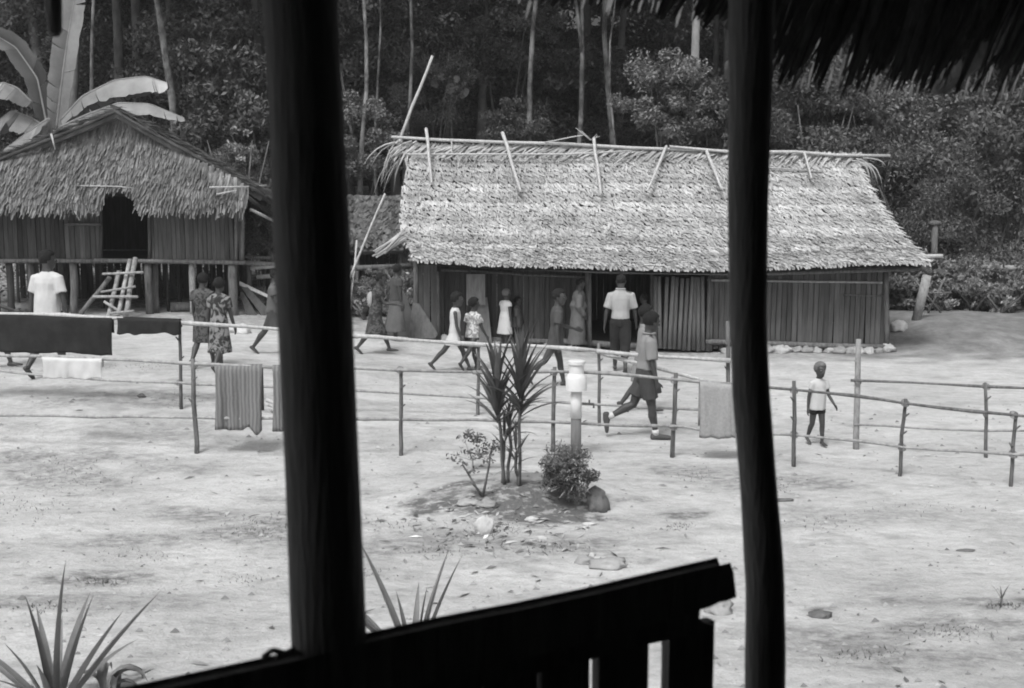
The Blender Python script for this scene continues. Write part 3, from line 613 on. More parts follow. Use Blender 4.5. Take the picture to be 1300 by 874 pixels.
# cloths hung over the rails
def cloth(fence, u0, u1, vt, vb, m, label, back=.35, wave=.02, rows=14, cols=26, seed=0, ragged=0.0, vb1=None, vt1=None):
    vb1 = vb if vb1 is None else vb1; vt1 = vt if vt1 is None else vt1
    mb = MB(); gr = []; base = fence.pt((u0 + u1) / 2, vb, .07)
    for i in range(-6, rows + 1):
        row = []
        for j in range(cols + 1):
            s = j / cols; u = u0 + (u1 - u0) * s; vtop = vt + (vt1 - vt) * s; vbot = vb + (vb1 - vb) * s
            wv = noise.noise(V((s * 7 + seed, max(i, 0) * .05, seed))) + .5 * noise.noise(V((s * 17 + seed, max(i, 0) * .09, seed + 4)))
            if i <= 0:
                k = -i / 6; top = fence.pt(u, vtop, .04)
                p = top + V((0, -.03 + .065 * S(min(1, k * 3)), .028 * (1 - abs(min(1, k * 3) * 2 - 1)) if k < .34 else 0))
                if k > .33: p = top + V((0, .04 + .02 * wv, -(k - .33) / .67 * back * abs(fence.pt(u, vbot, .04).z - top.z)))
            else:
                t_ = i / rows; edge = ragged * noise.noise(V((s * 5, seed, 2)))
                uu = u + (s - .5) * -6 * math.sin(math.pi * t_) * .3
                p = fence.pt(uu, vtop + (vbot - vtop + edge * 10) * t_, .08) + V((0, -wave * wv * (.25 + t_), 0))
                if i == 0: p = p
            row.append(p)
        gr.append(row)
    panel(mb, gr); o = solid(mb, 'hanging_cloth', m, label, 'cloth', 'washing hung on the fences', True, base)
    md = o.modifiers.new('thick', 'SOLIDIFY'); md.thickness = .005
    return o
cloth(FA, -50, 143, 399, 445, 'cloth_black', 'long dark cloth hung over the back fence at the left edge', .4, .085, ragged=.25, vb1=451, vt1=405, seed=1)
cloth(FA, 149, 230, 405, 424, 'cloth_black', 'short dark cloth bunched on the back fence right of the long dark cloth', .5, .03, seed=2, ragged=.9, vt1=408)
cloth(FB, 54, 130, 455, 481, 'cloth_white', 'white cloth hung on the front fence rail below the long dark cloth', .4, .04, seed=3, ragged=.3, vt1=457)
cloth(FB, 273, 333, 466, 546, 'cloth_towel', 'striped grey towel hung on the front fence left of the thick post', .7, .06, seed=4, ragged=1.2)
cloth(FB, 346, 376, 467, 548, 'cloth_towel', 'striped cloth half hidden behind the thick veranda post', .5, .04, seed=5)
cloth(FB, 888, 934, 486, 556, 'cloth_grey', 'plain grey cloth hung on the front fence beside the thin veranda post', .8, .035, seed=6, ragged=.12, vb1=557, vt1=490)
for k in range(3):
    mb = MB(); mb.tube([FA.pt(338 + k * 3, 508 + k * 5, .2), FA.pt(372, 520 + k * 5, .25)], .03, 6); solid(mb, 'stick', 'pole', ('upper', 'middle', 'lower')[k] + ' of three pale sticks on the ground beside the thick post', 'stick')

# ------------------------------------------------------------------ white canister on its post
gp = G(731, 583); can = thing('canister_post', 'white painted canister on a post behind the round bush', 'post', gp)
def vz_(v): return P(731, v, gp.y).z - gp.z
sc_ = gp.y / F
mb = MB(); mb.tube([(0, 0, -.1), (0, 0, vz_(531))], .061, 12); mb.build('post', 'plank_light', can)
mb = MB(); mb.tube([(0, 0, vz_(531)), (0, 0, vz_(496))], .065, 16); mb.build('painted_post', 'white_paint', can)
pr = [(496, 7), (495.5, 14.6), (481, 14.8), (477, 13), (474, 10.5), (463, 10.3), (462.5, 12.3), (458.5, 12.3), (458, 11)]
mb = MB(); mb.loft([(V((0, 0, vz_(v))), (1, 0, 0), (0, 1, 0), r_ * sc_ * .93, r_ * sc_ * .93) for v, r_ in pr], 24); can_o = mb.build('canister', 'white_paint', can, None, False)
can_o.data.polygons.foreach_set('use_smooth', [True] * len(can_o.data.polygons)); md = can_o.modifiers.new('es', 'EDGE_SPLIT'); md.split_angle = R(35)
mb = MB(); mb.tube([(.07, -.02, vz_(512)), (.2, -.05, vz_(512)), (.2, -.05, vz_(517))], .014, 7); mb.tube([(.15, -.04, vz_(512)), (.15, -.04, vz_(507))], .01, 6); mb.build('tap', 'post_wood', can)

# ------------------------------------------------------------------ plants in the yard
def strap_mesh(ln, w, bend, m, fold=.25, n=7, name='leaf'):
    vs_ = []; fs = []
    x = z = 0.0; an = 0.0
    for i in range(n + 1):
        t_ = i / n; ww = w * .5 * (min(1, .45 + t_ * 2.2)) * max(.02, (1 - t_ ** 2.6))
        if i: an = bend * t_ ** 1.3; x += math.sin(an) * ln / n; z += math.cos(an) * ln / n
        nx_, nz2 = -math.cos(an), math.sin(an)
        vs_ += [(x + nx_ * ww * fold * 2, -ww, z + nz2 * ww * fold * 2), (x, 0, z), (x + nx_ * ww * fold * 2, ww, z + nz2 * ww * fold * 2)]
    for i in range(n):
        for k in (0, 1): fs.append((3 * i + k, 3 * i + k + 1, 3 * i + 4 + k, 3 * i + 3 + k))
    me = bpy.data.meshes.new(name); me.from_pydata(vs_, [], fs); me.materials.append(M[m]); me.polygons.foreach_set('use_smooth', [True] * len(fs)); return me
def put_leaf(me, parent, loc, az, tilt, sc=1.0, name='leaf'):
    o = link(name, me, parent, loc); o.rotation_euler = (Matrix.Rotation(az, 3, 'Z') @ Matrix.Rotation(tilt, 3, 'Y')).to_euler(); o.scale = (sc,) * 3; return o
sm = [strap_mesh(.5, .056, b_, 'strap_leaf') for b_ in (.1, .3, .6, 1.2)]
cg = G(650, 618); cord = thing('cordyline', 'tall spiky-leaved plant with thin bare stems in the earth bed', 'plant', cg)
for (u0, v0, u1, v1, nl, sc) in ((641, 615, 631, 508, 36, 1.05), (659, 618, 661, 498, 42, 1.12), (645, 614, 647, 540, 18, .62), (657, 616, 655, 575, 9, .55), (637, 614, 640, 560, 8, .5)):
    g_ = G(u0, v0); t_ = P(u1, v1, g_.y + random.uniform(-.1, .1)); mb = MB(); pts = wob(g_ - V((0, 0, .05)), t_, 6, .03, u0); mb.tube(pts, [.02, .019, .018, .017, .017, .016, .018], 7); mb.build('stem', 'post_wood', cord, cg)
    for k in range(nl):
        q = k / nl; az = k * 2.4 + random.uniform(-.4, .4); tl = .06 + .78 * (1 - q) ** 1.2 + random.uniform(-.08, .12); me_ = sm[min(3, int((1 - q) * 2.0 + random.random() * 1.1))]
        put_leaf(me_, cord, t_ + V((0, 0, (q - .55) * .42 * sc)) - cg, az, tl, sc * random.uniform(.75, 1.15))
for (u, v) in ((650, 560), (654, 585), (648, 600), (640, 555), (658, 545)):
    for k in range(3): put_leaf(sm[random.randint(1, 3)], cord, P(u, v, cg.y) - cg, random.random() * 6.3, random.uniform(.5, 1.3), random.uniform(.3, .5))
pm = [strap_mesh(.95, .092, b_, 'pineapple', .35, 8) for b_ in (.12, .3, .55)]
def rosette(name, label, base, specs):
    t_ = thing(name, label, 'plant', base)
    for az, tl, sc, k in specs: put_leaf(pm[k], t_, V((0.03 * math.cos(az), .03 * math.sin(az), 0)), az, tl, sc)
    return t_
b1 = G(70, 905); b1.z -= .05
rosette('pineapple_plant', 'pale spiky rosette plant at the bottom left corner', b1, [(.2, .02, 1.05, 0), (3.0, .1, .82, 0), (2.3, .14, .72, 1), (0, .24, .86, 0), (0.1, .62, 1.05, 0), (-.25, .52, .92, 0), (3.2, .6, .75, 1), (2.9, .85, .8, 1), (1.2, .3, .8, 1), (-1.5, .35, .55, 1), (-2.1, .5, .6, 2), (1.8, .5, .7, 2), (.9, .8, .7, 2), (-.8, .75, .55, 2), (3.5, .28, .6, 1), (-1.2, .95, .6, 2)])
b2 = G(525, 850); b2.z -= .02
rosette('pineapple_plant', 'spiky plant rising behind the veranda handrail', b2, [(3.1, .75, .9, 0), (3.3, .62, .86, 0), (2.9, .32, .98, 0), (.1, .06, .62, 0), (.2, .2, .9, 0), (-.1, .3, .88, 0), (3.0, .95, .7, 1), (1.5, .3, .6, 1), (.3, .75, .6, 2), (-1.6, .4, .5, 2), (2.4, .2, .55, 0), (0.0, .95, .6, 1)])
b3 = G(1271, 771)
sg = thing('sprout', 'small sprout with a few upright leaves at the right edge', 'plant', b3)
for az, tl, sc in ((3.0, .45, .24), (.1, .3, .22), (1.6, .2, .17), (2.7, .15, .14), (-1.4, .4, .14)): put_leaf(sm[1], sg, (0, 0, .05), az, tl, sc * 1.3)
mb = MB(); mb.tube([(0, 0, -.03), (0, 0, .07)], .008, 5); mb.build('stem', 'post_wood', sg)
wg = G(140, 880); wp = thing('withered_plant', 'withered curling leaf beside the bottom left rosette plant', 'plant', wg)
for k in range(7): put_leaf(strap_mesh(.36, .06, 2.2 + random.random(), 'pineapple', .5), wp, (random.uniform(-.06, .06), random.uniform(-.05, .05), 0), random.random() * 6.3, random.uniform(0, .4), random.uniform(.7, 1.1))

def leaf_cloud(n, centers, crad, size, flat=.5, seed=0, asp=.5, droop=0.0):
    """n leaf faces (two folded triangles each side) spread over clumps"""
    rg = np.random.default_rng(seed); C = np.array(centers, float); ci = rg.integers(0, len(C), n); cr = np.array(crad, float)[ci]
    d = rg.normal(size=(n, 3)); d /= np.linalg.norm(d, axis=1)[:, None]; rr = rg.random(n) ** .45
    p = C[ci] + d * (rr * cr)[:, None] * np.array([1, 1, .72])
    nr = rg.normal(size=(n, 3)) * (1 - flat) + d * .35; nr[:, 2] += flat * 1.1; nr /= np.linalg.norm(nr, axis=1)[:, None]
    ax = rg.normal(size=(n, 3)); ax[:, 2] -= droop; ax -= nr * (ax * nr).sum(1)[:, None]; ax /= np.linalg.norm(ax, axis=1)[:, None]; sd = np.cross(nr, ax)
    L_ = size * rg.uniform(.55, 1.35, n)[:, None]; W_ = L_ * asp
    a_ = p - ax * L_ * .5; b_ = p + sd * W_ * .5 - nr * L_ * .08 - ax * L_ * .05; c_ = p + ax * L_ * .5 - nr * L_ * .15; e_ = p - sd * W_ * .5 - nr * L_ * .08 - ax * L_ * .05
    vv = np.stack([a_, b_, c_, e_], 1).reshape(-1, 3)
    me_ = bpy.data.meshes.new('crown'); me_.vertices.add(4 * n); me_.vertices.foreach_set('co', vv.ravel())
    fi = np.arange(n)[:, None] * 4 + np.array([[0, 1, 2, 0, 2, 3]]); me_.loops.add(6 * n); me_.loops.foreach_set('vertex_index', fi.ravel())
    me_.polygons.add(2 * n); me_.polygons.foreach_set('loop_start', np.arange(2 * n) * 3); me_.polygons.foreach_set('loop_total', np.full(2 * n, 3)); me_.update(calc_edges=True)
    return me_
def clumps(k, rx, ry, rz, cr, seed, shell=.5):
    rg = np.random.default_rng(seed); d = rg.normal(size=(k, 3)); d /= np.linalg.norm(d, axis=1)[:, None]; r_ = (shell + (1 - shell) * rg.random(k)) ** .7
    c = d * r_[:, None] * np.array([rx, ry, rz]); return c, cr * rg.uniform(.55, 1.3, k)
# the round bush with its dark stone
bb = G(722, 640); bush = thing('round_bush', 'low rounded bush with small leaves at the foot of the white canister post', 'bush', bb)
c_, r_ = clumps(30, .29, .26, .22, .11, 3, .3); c_[:, 2] += .29
me_ = leaf_cloud(3400, c_, r_, .05, .3, 4, .25); me_.materials.append(M['leaf_mid']); link('foliage', me_, bush)
c_, r_ = clumps(18, .26, .22, .14, .12, 5, .3); c_[:, 2] += .47
me_ = leaf_cloud(1100, c_, r_, .055, .2, 6, .22); me_.materials.append(M['leaf_light']); link('foliage', me_, bush)
for k in range(7):
    mb = MB(); an = R(-150 + k * 19 + random.uniform(-6, 6)); e_ = V((math.cos(an) * .33, math.sin(an) * .3, random.uniform(.1, .25))) * .8; mb.tube([(0, 0, .02), e_ * .5 + V((.03, 0, .12)), e_], [.012, .01, .004], 5); mb.build('branch', 'pole_grey', bush)
# thin twiggy plant and hazy shrub left of the spiky plant
tg = G(613, 632); tw = thing('twiggy_plant', 'small forked bare-stemmed plant left of the spiky plant', 'plant', tg)
for pts in ([(613, 632), (603, 617), (594, 601), (587, 590)], [(613, 630), (617, 610), (621, 590), (622, 583)], [(594, 601), (600, 597), (604, 599)], [(603, 617), (597, 612)]):
    mb = MB(); mb.tube([P(u, v, tg.y) for u, v in pts], [.015 * (1 - .6 * i / len(pts)) for i in range(len(pts))], 5); mb.build('stem', 'post_wood', tw, tg)
c_ = [list(P(u, v, tg.y) - tg) for u, v in ((588, 592), (600, 598), (585, 586), (622, 584))]; me_ = leaf_cloud(46, c_, [.06] * 4, .05, .4, 9); me_.materials.append(M['leaf_light']); link('foliage', me_, tw)
hg = G(600, 598); hz = thing('airy_shrub', 'airy pale-leaved shrub left of the tall spiky plant', 'shrub', hg)
c_ = [list(P(u, v, hg.y) - hg) for u, v in ((590, 556), (600, 552), (608, 560), (615, 570), (625, 572), (600, 576), (588, 574), (576, 578), (605, 556), (632, 566), (612, 580))]
me_ = leaf_cloud(330, c_, [.1] * len(c_), .055, .4, 10, .45); me_.materials.append(M['leaf_light']); link('foliage', me_, hz)
for u, v in ((590, 560), (608, 565), (622, 573), (577, 578), (632, 568)):
    mb = MB(); mb.tube([(0, 0, -.03), (P(600, 585, hg.y) - hg), P(u, v, hg.y) - hg], [.009, .007, .004], 5); mb.build('stem', 'pole_grey', hz)
# rocks one can pick out
def place_rock(u, v, r_, m, label, sc=(1, 1, .75), sink=.15, seed=1, rot=0):
    g_ = G(u, v); o = link('rock', rock(None, r_, seed, m, sc), None, g_ + V((0, 0, r_ * sc[2] * (.45 - sink)))); o.rotation_euler = (0, 0, rot); return tag(o, label, 'rock')
place_rock(758, 648, .15, 'stone_dark', 'dark rounded rock against the right side of the round bush', (.75, .8, 1.15), .1, 4)
place_rock(616, 678, .11, 'stone_white', 'upright white stone in front of the earth bed', (.8, .7, 1.3), .3, 45)
place_rock(593, 642, .085, 'stone', 'left of two flat pale stones at the edge of the earth bed', (1.3, .8, .5), .2, 11)
place_rock(619, 642, .08, 'stone', 'right of two flat pale stones at the edge of the earth bed', (1.3, .8, .6), .2, 12)
place_rock(772, 722, .11, 'stone', 'flat dark rock just above the middle of the handrail', (1.4, .9, .55), .1, 14)
place_rock(741, 716, .065, 'stone', 'pale round stone beside the flat dark rock by the handrail', (1.2, 1, .8), .1, 15)
place_rock(752, 708, .03, 'stone_white', 'tiny white stone behind the flat dark rock', (1, 1, .8), .1, 16)
place_rock(912, 780, .09, 'stone', 'grey rock between the handrail end and the thin post', (1.2, 1, 1), .1, 17)
place_rock(1041, 784, .06, 'stone_dark', 'small dark flat rock right of the thin post', (1.5, .9, .5), .1, 18)
place_rock(675, 663, .045, 'stone_white', 'small white stone below the round bush', (1.4, .8, .6), .1, 20)
place_rock(688, 685, .035, 'stone_white', 'small pale pebble in front of the earth bed', (1.4, .8, .6), .1, 21)
place_rock(748, 667, .04, 'stone_white', 'flat white chip below the dark rounded rock', (1.7, .8, .5), .1, 22)
place_rock(1140, 420, .19, 'stone_white', 'large white boulder at the right corner of the long hut', (1, .9, .8), .15, 23)
place_rock(995, 637, .05, 'stone_dark', 'small dark stick-like stone just right of the thin post', (2.2, .6, .5), .1, 24)
place_rock(306, 423, .16, 'stone_white', 'white stone on the ground right of the woman in the printed dress', (1.3, .9, .8), .15, 25)
place_rock(1226, 700, .035, 'stone_dark', 'dark chip lying alone on the pale ground at the right', (2.2, .8, .5), .1, 26)
place_rock(560, 425, .2, 'stone_dark', 'dark low stone by the left corner of the long hut', (2.0, .9, .5), .15, 27)
place_rock(180, 505, .045, 'stone_dark', 'dark clod of earth between the fences at the left', (1.2, .8, .8), .1, 28)
# pebbles, twigs and dead leaves too many to count
mb = MB(); 
for k in range(1700):
    u = random.uniform(-40, 1340); v = 500 + 420 * random.random() ** 1.25; d = ray(u, v); t_ = (H - .05) / -d.z; x, y = d.x * t_, d.y * t_
    if y > 23 or abs(x) > 12: continue
    z = gz(x, y); s_ = random.choice((.006, .008, .01, .012, .018)) * random.uniform(.7, 1.4); c = V((x, y, z + s_ * .2)); q = [c + V((random.uniform(-1, 1) * s_ * 1.5, random.uniform(-1, 1) * s_ * 1.2, random.uniform(0, 1) * s_)) for _ in range(4)]
    mb.add([c + V((-s_ * 1.4, -s_, 0)), c + V((s_ * 1.5, -s_ * .6, 0)), c + V((s_ * .4, s_ * 1.3, 0)), c + V((0, 0, s_ * 1.1))], [(0, 1, 3), (1, 2, 3), (2, 0, 3)])
o = mb.build('pebbles', mat('pebble', .22, .42, 3, island=.4, bump=0), None, None, False); tag(o, 'pebbles and grit strewn over the yard', 'pebbles', None, 'stuff')
mb = MB()
for k in range(260):
    if k < 150: u = random.gauss(640, 60); v = random.gauss(662, 20)
    else: u = random.uniform(-40, 1340); v = 520 + 380 * random.random() ** 1.2
    if v < 500: continue
    d = ray(u, v); t_ = (H - .05) / -d.z; x, y = d.x * t_, d.y * t_
    z = gz(x, y) + .008; an = random.random() * 6.3; l_ = random.uniform(.02, .09); w = random.uniform(.004, .022); dx, dy = math.cos(an) * l_, math.sin(an) * l_
    c = V((x, y, z)); sd = V((-math.sin(an) * w, math.cos(an) * w, 0)); ln = V((dx, dy, random.uniform(0, .02)))
    mb.add([c - ln, c + sd + V((0, 0, .012)), c + ln, c - sd], [(0, 1, 2), (0, 2, 3)])
o = mb.build('leaf_litter', mat('litter', .12, .5, 3, island=.7, bump=0), None, None, False); tag(o, 'dead leaves and twigs scattered on the ground', 'leaf litter', None, 'stuff')

mb = MB()
for u0, v0, ru, rv, n in ((80, 602, 70, 22, 420), (40, 640, 60, 20, 260), (330, 668, 60, 18, 420), (128, 735, 34, 5, 260), (60, 768, 50, 9, 220), (885, 600, 32, 9, 160), (985, 612, 40, 12, 260), (560, 690, 50, 10, 240), (700, 688, 60, 10, 240), (1200, 800, 60, 14, 280), (1100, 828, 60, 12, 220), (1275, 770, 26, 6, 180), (860, 662, 20, 5, 160), (230, 535, 50, 10, 160), (190, 500, 60, 8, 220), (620, 668, 60, 12, 420), (655, 640, 70, 10, 300), (500, 660, 40, 10, 120), (470, 720, 40, 8, 100), (1040, 660, 50, 12, 120), (180, 700, 60, 8, 140), (300, 730, 50, 8, 120), (1180, 640, 70, 10, 100)):
    for k in range(int(n * .5)):
        d = ray(u0 + random.gauss(0, ru * .5), v0 + random.gauss(0, rv * .5)); t_ = (H - .03) / -d.z; x, y = d.x * t_, d.y * t_
        if abs(x) > 14 or y > 26: continue
        z = gz(x, y) - .004; an = random.random() * 6.3; l_ = random.uniform(.02, .06); w = random.uniform(.003, .008); c = V((x, y, z)); sd = V((math.cos(an), math.sin(an), 0)) * w; t2 = V((math.sin(an) * random.uniform(-1, 1), math.cos(an) * random.uniform(-1, 1), .55)) * l_
        mb.add([c - sd, c + sd, c + t2], [(0, 1, 2)])
o = mb.build('weed_patches', 'weed', None, None, False); tag(o, 'thin low weeds growing in patches on the yard', 'weeds', None, 'stuff')
# ------------------------------------------------------------------ forest
CR = {}
def crown_mesh(key, nl, k, rx, rz, cr, size, m, seed, flat=.5, asp=.5, shell=.45, droop=.3):
    c, r_ = clumps(k, rx, rx, rz, cr, seed, shell); me_ = leaf_cloud(nl, c, r_, size, flat, seed + 50, asp, droop); me_.name = key; me_.materials.append(M[m]); CR[key] = me_
for s_ in range(4):
    crown_mesh('canopy%d' % s_, 20000, 80, 3.2, 2.3, .7, .17, ('leaf_dark', 'leaf_mid')[s_ % 2], 100 + s_, .5, .42)
    crown_mesh('shrub%d' % s_, 13000, 70, 1.45, 1.5, .36, (.085, .105, .09, .12)[s_], ('leaf_mid', 'leaf_dark', 'leaf_dark', 'leaf_mid')[s_], 200 + s_, .4, .45)
crown_mesh('shrub_light', 12000, 60, 1.3, 1.15, .3, .085, 'leaf_light', 301, .5, .5)
crown_mesh('fine', 12000, 46, 1.5, 1.3, .42, .075, 'leaf_mid', 302, .3, .3)
crown_mesh('hedge', 5200, 34, .85, .62, .26, .1, 'leaf_light', 303, .3, .42)
crown_mesh('pale', 420, 14, .42, .5, .14, .09, 'leaf_pale', 304, .4, .5)
def limbs(mb, top, r0, n, ln, seed):
    rg = random.Random(seed)
    for k in range(n):
        az = k * 2.4 + rg.random(); st = top - V((0, 0, rg.uniform(0, 1.4))); d = V((math.cos(az), math.sin(az), rg.uniform(.4, 1.1))).normalized(); l_ = ln * rg.uniform(.6, 1.1)
        mb.tube([st, st + d * l_ * .5 + V((0, 0, .1)), st + d * l_], [r0 * .6, r0 * .4, r0 * .12], 5)
def tree(label, u, y, h_, r_, key, csc=1.0, lean=0.0, m='bark_pale', group=None, fork=None, cz=None, wob_=.32, name='forest_tree', nl=7, crown2=None):
    x = (u - 650) / F * (y * CP + (H - 4) * SP); b_ = GX(x, y); t_ = thing(name, label, 'tree', b_, 0, group)
    top = V((lean, 0, h_)); mb = MB(); pts = wob((0, 0, -.2), top, 9, wob_, u * .31 + y); mb.tube(pts, [r_ * (1.25 - .8 * (i / 9)) if i else r_ * 1.6 for i in range(10)], 9)
    if fork:
        zf, dx, hh = fork; st = pts[int(zf / h_ * 9)]; mb.tube(wob(st, st + V((dx, .1, hh)), 4, .06, u), [r_ * .75, r_ * .65, r_ * .6, r_ * .5, r_ * .35], 7)
    limbs(mb, top, r_ * .8, nl, 2.4 * csc, int(u)); mb.build('trunk', m, t_)
    for kk, (key_, zz, sc_) in enumerate([(key, cz if cz else h_ + .6, csc)] + ([crown2] if crown2 else [])):
        o = link('crown', CR[key_], t_, V((lean * min(1, zz / h_), 0, zz))); o.rotation_euler = (0, 0, random.random() * 6.3); o.scale = (sc_ * random.uniform(.9, 1.1), sc_ * random.uniform(.9, 1.1), sc_ * random.uniform(.85, 1.1))
    return t_
def shrub(label, u, y, key, sc, z=None, group='understory shrubs at the forest edge', name='understory_shrub', szz=1.0, cat='shrub'):
    x = (u - 650) / F * (y * CP + (H - 2) * SP); b_ = GX(x, y); t_ = thing(name, label, cat, b_, 0, group); zz = z if z is not None else 1.2 * sc
    mb = MB()
    for k in range(4):
        az = k * 1.6 + random.random(); mb.tube([(0, 0, -.1), (math.cos(az) * .2 * sc, math.sin(az) * .2 * sc, zz * .5), (math.cos(az) * .7 * sc, math.sin(az) * .7 * sc, zz + .2 * sc)], [.05 * sc, .035 * sc, .012 * sc], 5)
    mb.build('stem', 'bark', t_)
    o = link('crown', CR[key], t_, (0, 0, zz)); o.rotation_euler = (0, 0, random.random() * 6.3); o.scale = (sc, sc, sc * szz); return t_
# trunks one can tell apart, left to right
tree('slim pale trunk rising just right of the upright banana leaf', 126, 29.5, 10.5, .055, 'canopy0', .8)
tree('mottled grey trunk behind the banana leaves, left of the tall pale one', 150, 33, 11, .16, 'canopy1', 1.0, m='bark')
tree('mottled grey trunk second left of the tall pale trunk', 181, 34, 11, .17, 'canopy2', 1.0, m='bark')
tree('tall pale trunk behind the gable of the stilt hut', 222, 29.6, 10.5, .105, 'canopy3', 1.0, -.5)
tree('slim straight pale trunk just right of the thick veranda post', 465, 28.6, 11, .055, 'canopy0', .9)
tree('thin leaning pale stem beside the slim straight trunk', 470, 28.9, 9.5, .04, 'shrub1', .9, -1.0, cz=10.5)
tree('thin grey trunk second right of the thick veranda post', 514, 30, 11, .05, 'canopy2', .9)
tree('thin crooked stem above the left end of the roof ridge', 488, 29, 9.5, .035, 'shrub0', .9, -.25, cz=10.5)
tree('straight mottled trunk above the middle of the roof ridge', 682, 30, 12, .075, 'canopy1', 1.0, m='bark_pale', nl=5)
tree('pale trunk that forks near the top above the roof ridge', 726, 29.5, 10.5, .07, 'canopy3', 1.0, .3, fork=(6.2, -.45, 3.6))
tree('grey trunk right of the forked one', 771, 31, 12, .085, 'canopy0', 1.1)
tree('thin stem low down right of the forked trunk', 778, 29.5, 9.5, .035, 'shrub1', .8, .2, cz=10.5)
tree('thick pale trunk left of the thin veranda post', 876, 28.9, 10.5, .125, 'canopy2', 1.0, 0, m='bark_white', wob_=.1)
tree('thin grey trunk behind the right-hand bushes', 1190, 33, 11, .12, 'canopy1', 1.0, m='bark')
def zone(u): return 'behind the stilt hut' if u < 230 else 'behind the thick veranda post' if u < 450 else 'above the left half of the long hut roof' if u < 760 else 'above the right half of the long hut roof' if u < 1090 else 'right of the long hut roof'
lab_c = 'dark forest tree deep in the wood '
for k in range(34):
    row = k % 3; y = (36.5, 42, 49)[row] + random.uniform(-2, 2); u = -120 + 1540 * ((k // 3) + random.random() * .9) / 11.5
    tree(lab_c + zone(u), u, y, random.uniform(8, 12), random.uniform(.1, .22), 'canopy%d' % random.randint(0, 3), random.uniform(1.0, 1.4), random.uniform(-.5, .5), m='bark', group='trees deep in the forest', crown2=('canopy%d' % random.randint(0, 3), random.uniform(3.0, 5.5), random.uniform(.8, 1.1)))
# nearer canopy above the frame keeps the wood dark
for k in range(11):
    u = -80 + 145 * k + random.uniform(-30, 30); tree('tree crown closing the picture top ' + zone(u), u, 33 + random.uniform(-1.2, 2.5), random.uniform(10, 11.5), .13, 'canopy%d' % (k % 4), random.uniform(1.15, 1.4), random.uniform(-.4, .4), m='bark', group='trees closing the top of the picture')
# understory
spec = [(300, 215, 28.0, 'shrub_light', .55, 'light leafy bush behind the right slope of the stilt hut roof'), (455, 175, 29.0, 'shrub_light', 1.0, 'light bush between the thick veranda post and the roof ridge'), (440, 70, 32.0, 'shrub0', 1.5, 'dark bush high up right of the thick veranda post'),
        (850, 125, 28.2, 'shrub_light', 1.0, 'light leafy tree crown behind the ridge left of the thin veranda post'), (905, 158, 28.0, 'shrub3', .8, 'broad-leaved bush behind the ridge at the thin veranda post'), (1035, 150, 29.0, 'shrub0', 1.25, 'mid grey bush above the right part of the roof ridge'), (1110, 160, 29.6, 'shrub_light', 1.15, 'rounded light bush above the right end of the roof ridge'),
        (1160, 250, 28.5, 'fine', 1.3, 'fine-leaved bush right of the roof end'), (1215, 210, 29.0, 'shrub0', 1.5, 'tall mid grey bush right of the roof end'), (1285, 190, 29.0, 'shrub3', 1.2, 'broad-leaved bush at the right edge of the picture'), (1260, 290, 28.0, 'fine', 1.25, 'fine-leaved bush above the hedge at the right edge'), (1180, 310, 27.6, 'shrub0', .75, 'bush just above the leaning post at the right'),
        (640, 30, 34.0, 'shrub_light', 1.3, 'light spray of leaves above the middle of the roof'), (560, 40, 33.0, 'shrub0', 1.3, 'leafy bush high above the left of the roof'), (545, 120, 31.0, 'fine', .9, 'small bush behind the leaning bare pole'), (655, 165, 30.5, 'shrub1', .6, 'small dark bush behind the second ridge pin'), (335, 150, 30.0, 'shrub1', 1.3, 'dark bush left of the thick veranda post'), (270, 80, 31.5, 'shrub0', 1.4, 'mid grey bush right of the tall pale trunk'), (410, 260, 29.0, 'shrub0', 1.2, 'bush hidden behind the thick veranda post')]
for u, v, y, key, sc, lab in spec:
    c = P(u, v, y); shrub(lab, u, y, key, sc, c.z - gz(c.x, y), None)
for k in range(30):
    u = -100 + 1500 * (k + random.random() * .8) / 30; y = random.uniform(34, 38)
    shrub('dark understory bush in the wood ' + zone(u), u, y, 'shrub%d' % random.randint(0, 2), random.uniform(1.0, 1.5), random.uniform(1.2, 5.2))
# broad pale leaves seen above the left half of the roof
bl = GX(P(570, 100, 31).x, 31); bt = thing('broad_leaf_sapling', 'sapling with a few large round pale leaves above the leaning pole', 'sapling', bl)
mb = MB(); mb.tube([(0, 0, -.1), (.1, 0, 3), (0, 0, P(570, 100, 31).z - bl.z)], [.05, .04, .02], 6); mb.build('stem', 'bark', bt)
for k, (u, v, r_) in enumerate(((560, 97, .2), (552, 106, .22), (572, 112, .27), (590, 118, .26), (580, 100, .18))):
    mb = MB(); r_ *= .6; c = P(u, v, 31 - .1 * k) - bl; n_ = 10; rot = Matrix.Rotation(random.uniform(-.5, .5), 3, 'Z') @ Matrix.Rotation(R(55), 3, 'X')
    vs_ = [c + rot @ V((0, 0, .03))] + [c + rot @ V((math.cos(t) * r_ * .8, math.sin(t) * r_ * (1 if math.sin(t) > 0 else 1.25), 0)) for t in [2 * math.pi * i / n_ for i in range(n_)]]
    mb.add(vs_, [(0, i + 1, (i + 1) % n_ + 1) for i in range(n_)]); mb.build('leaf', 'leaf_mid', bt, None, False)
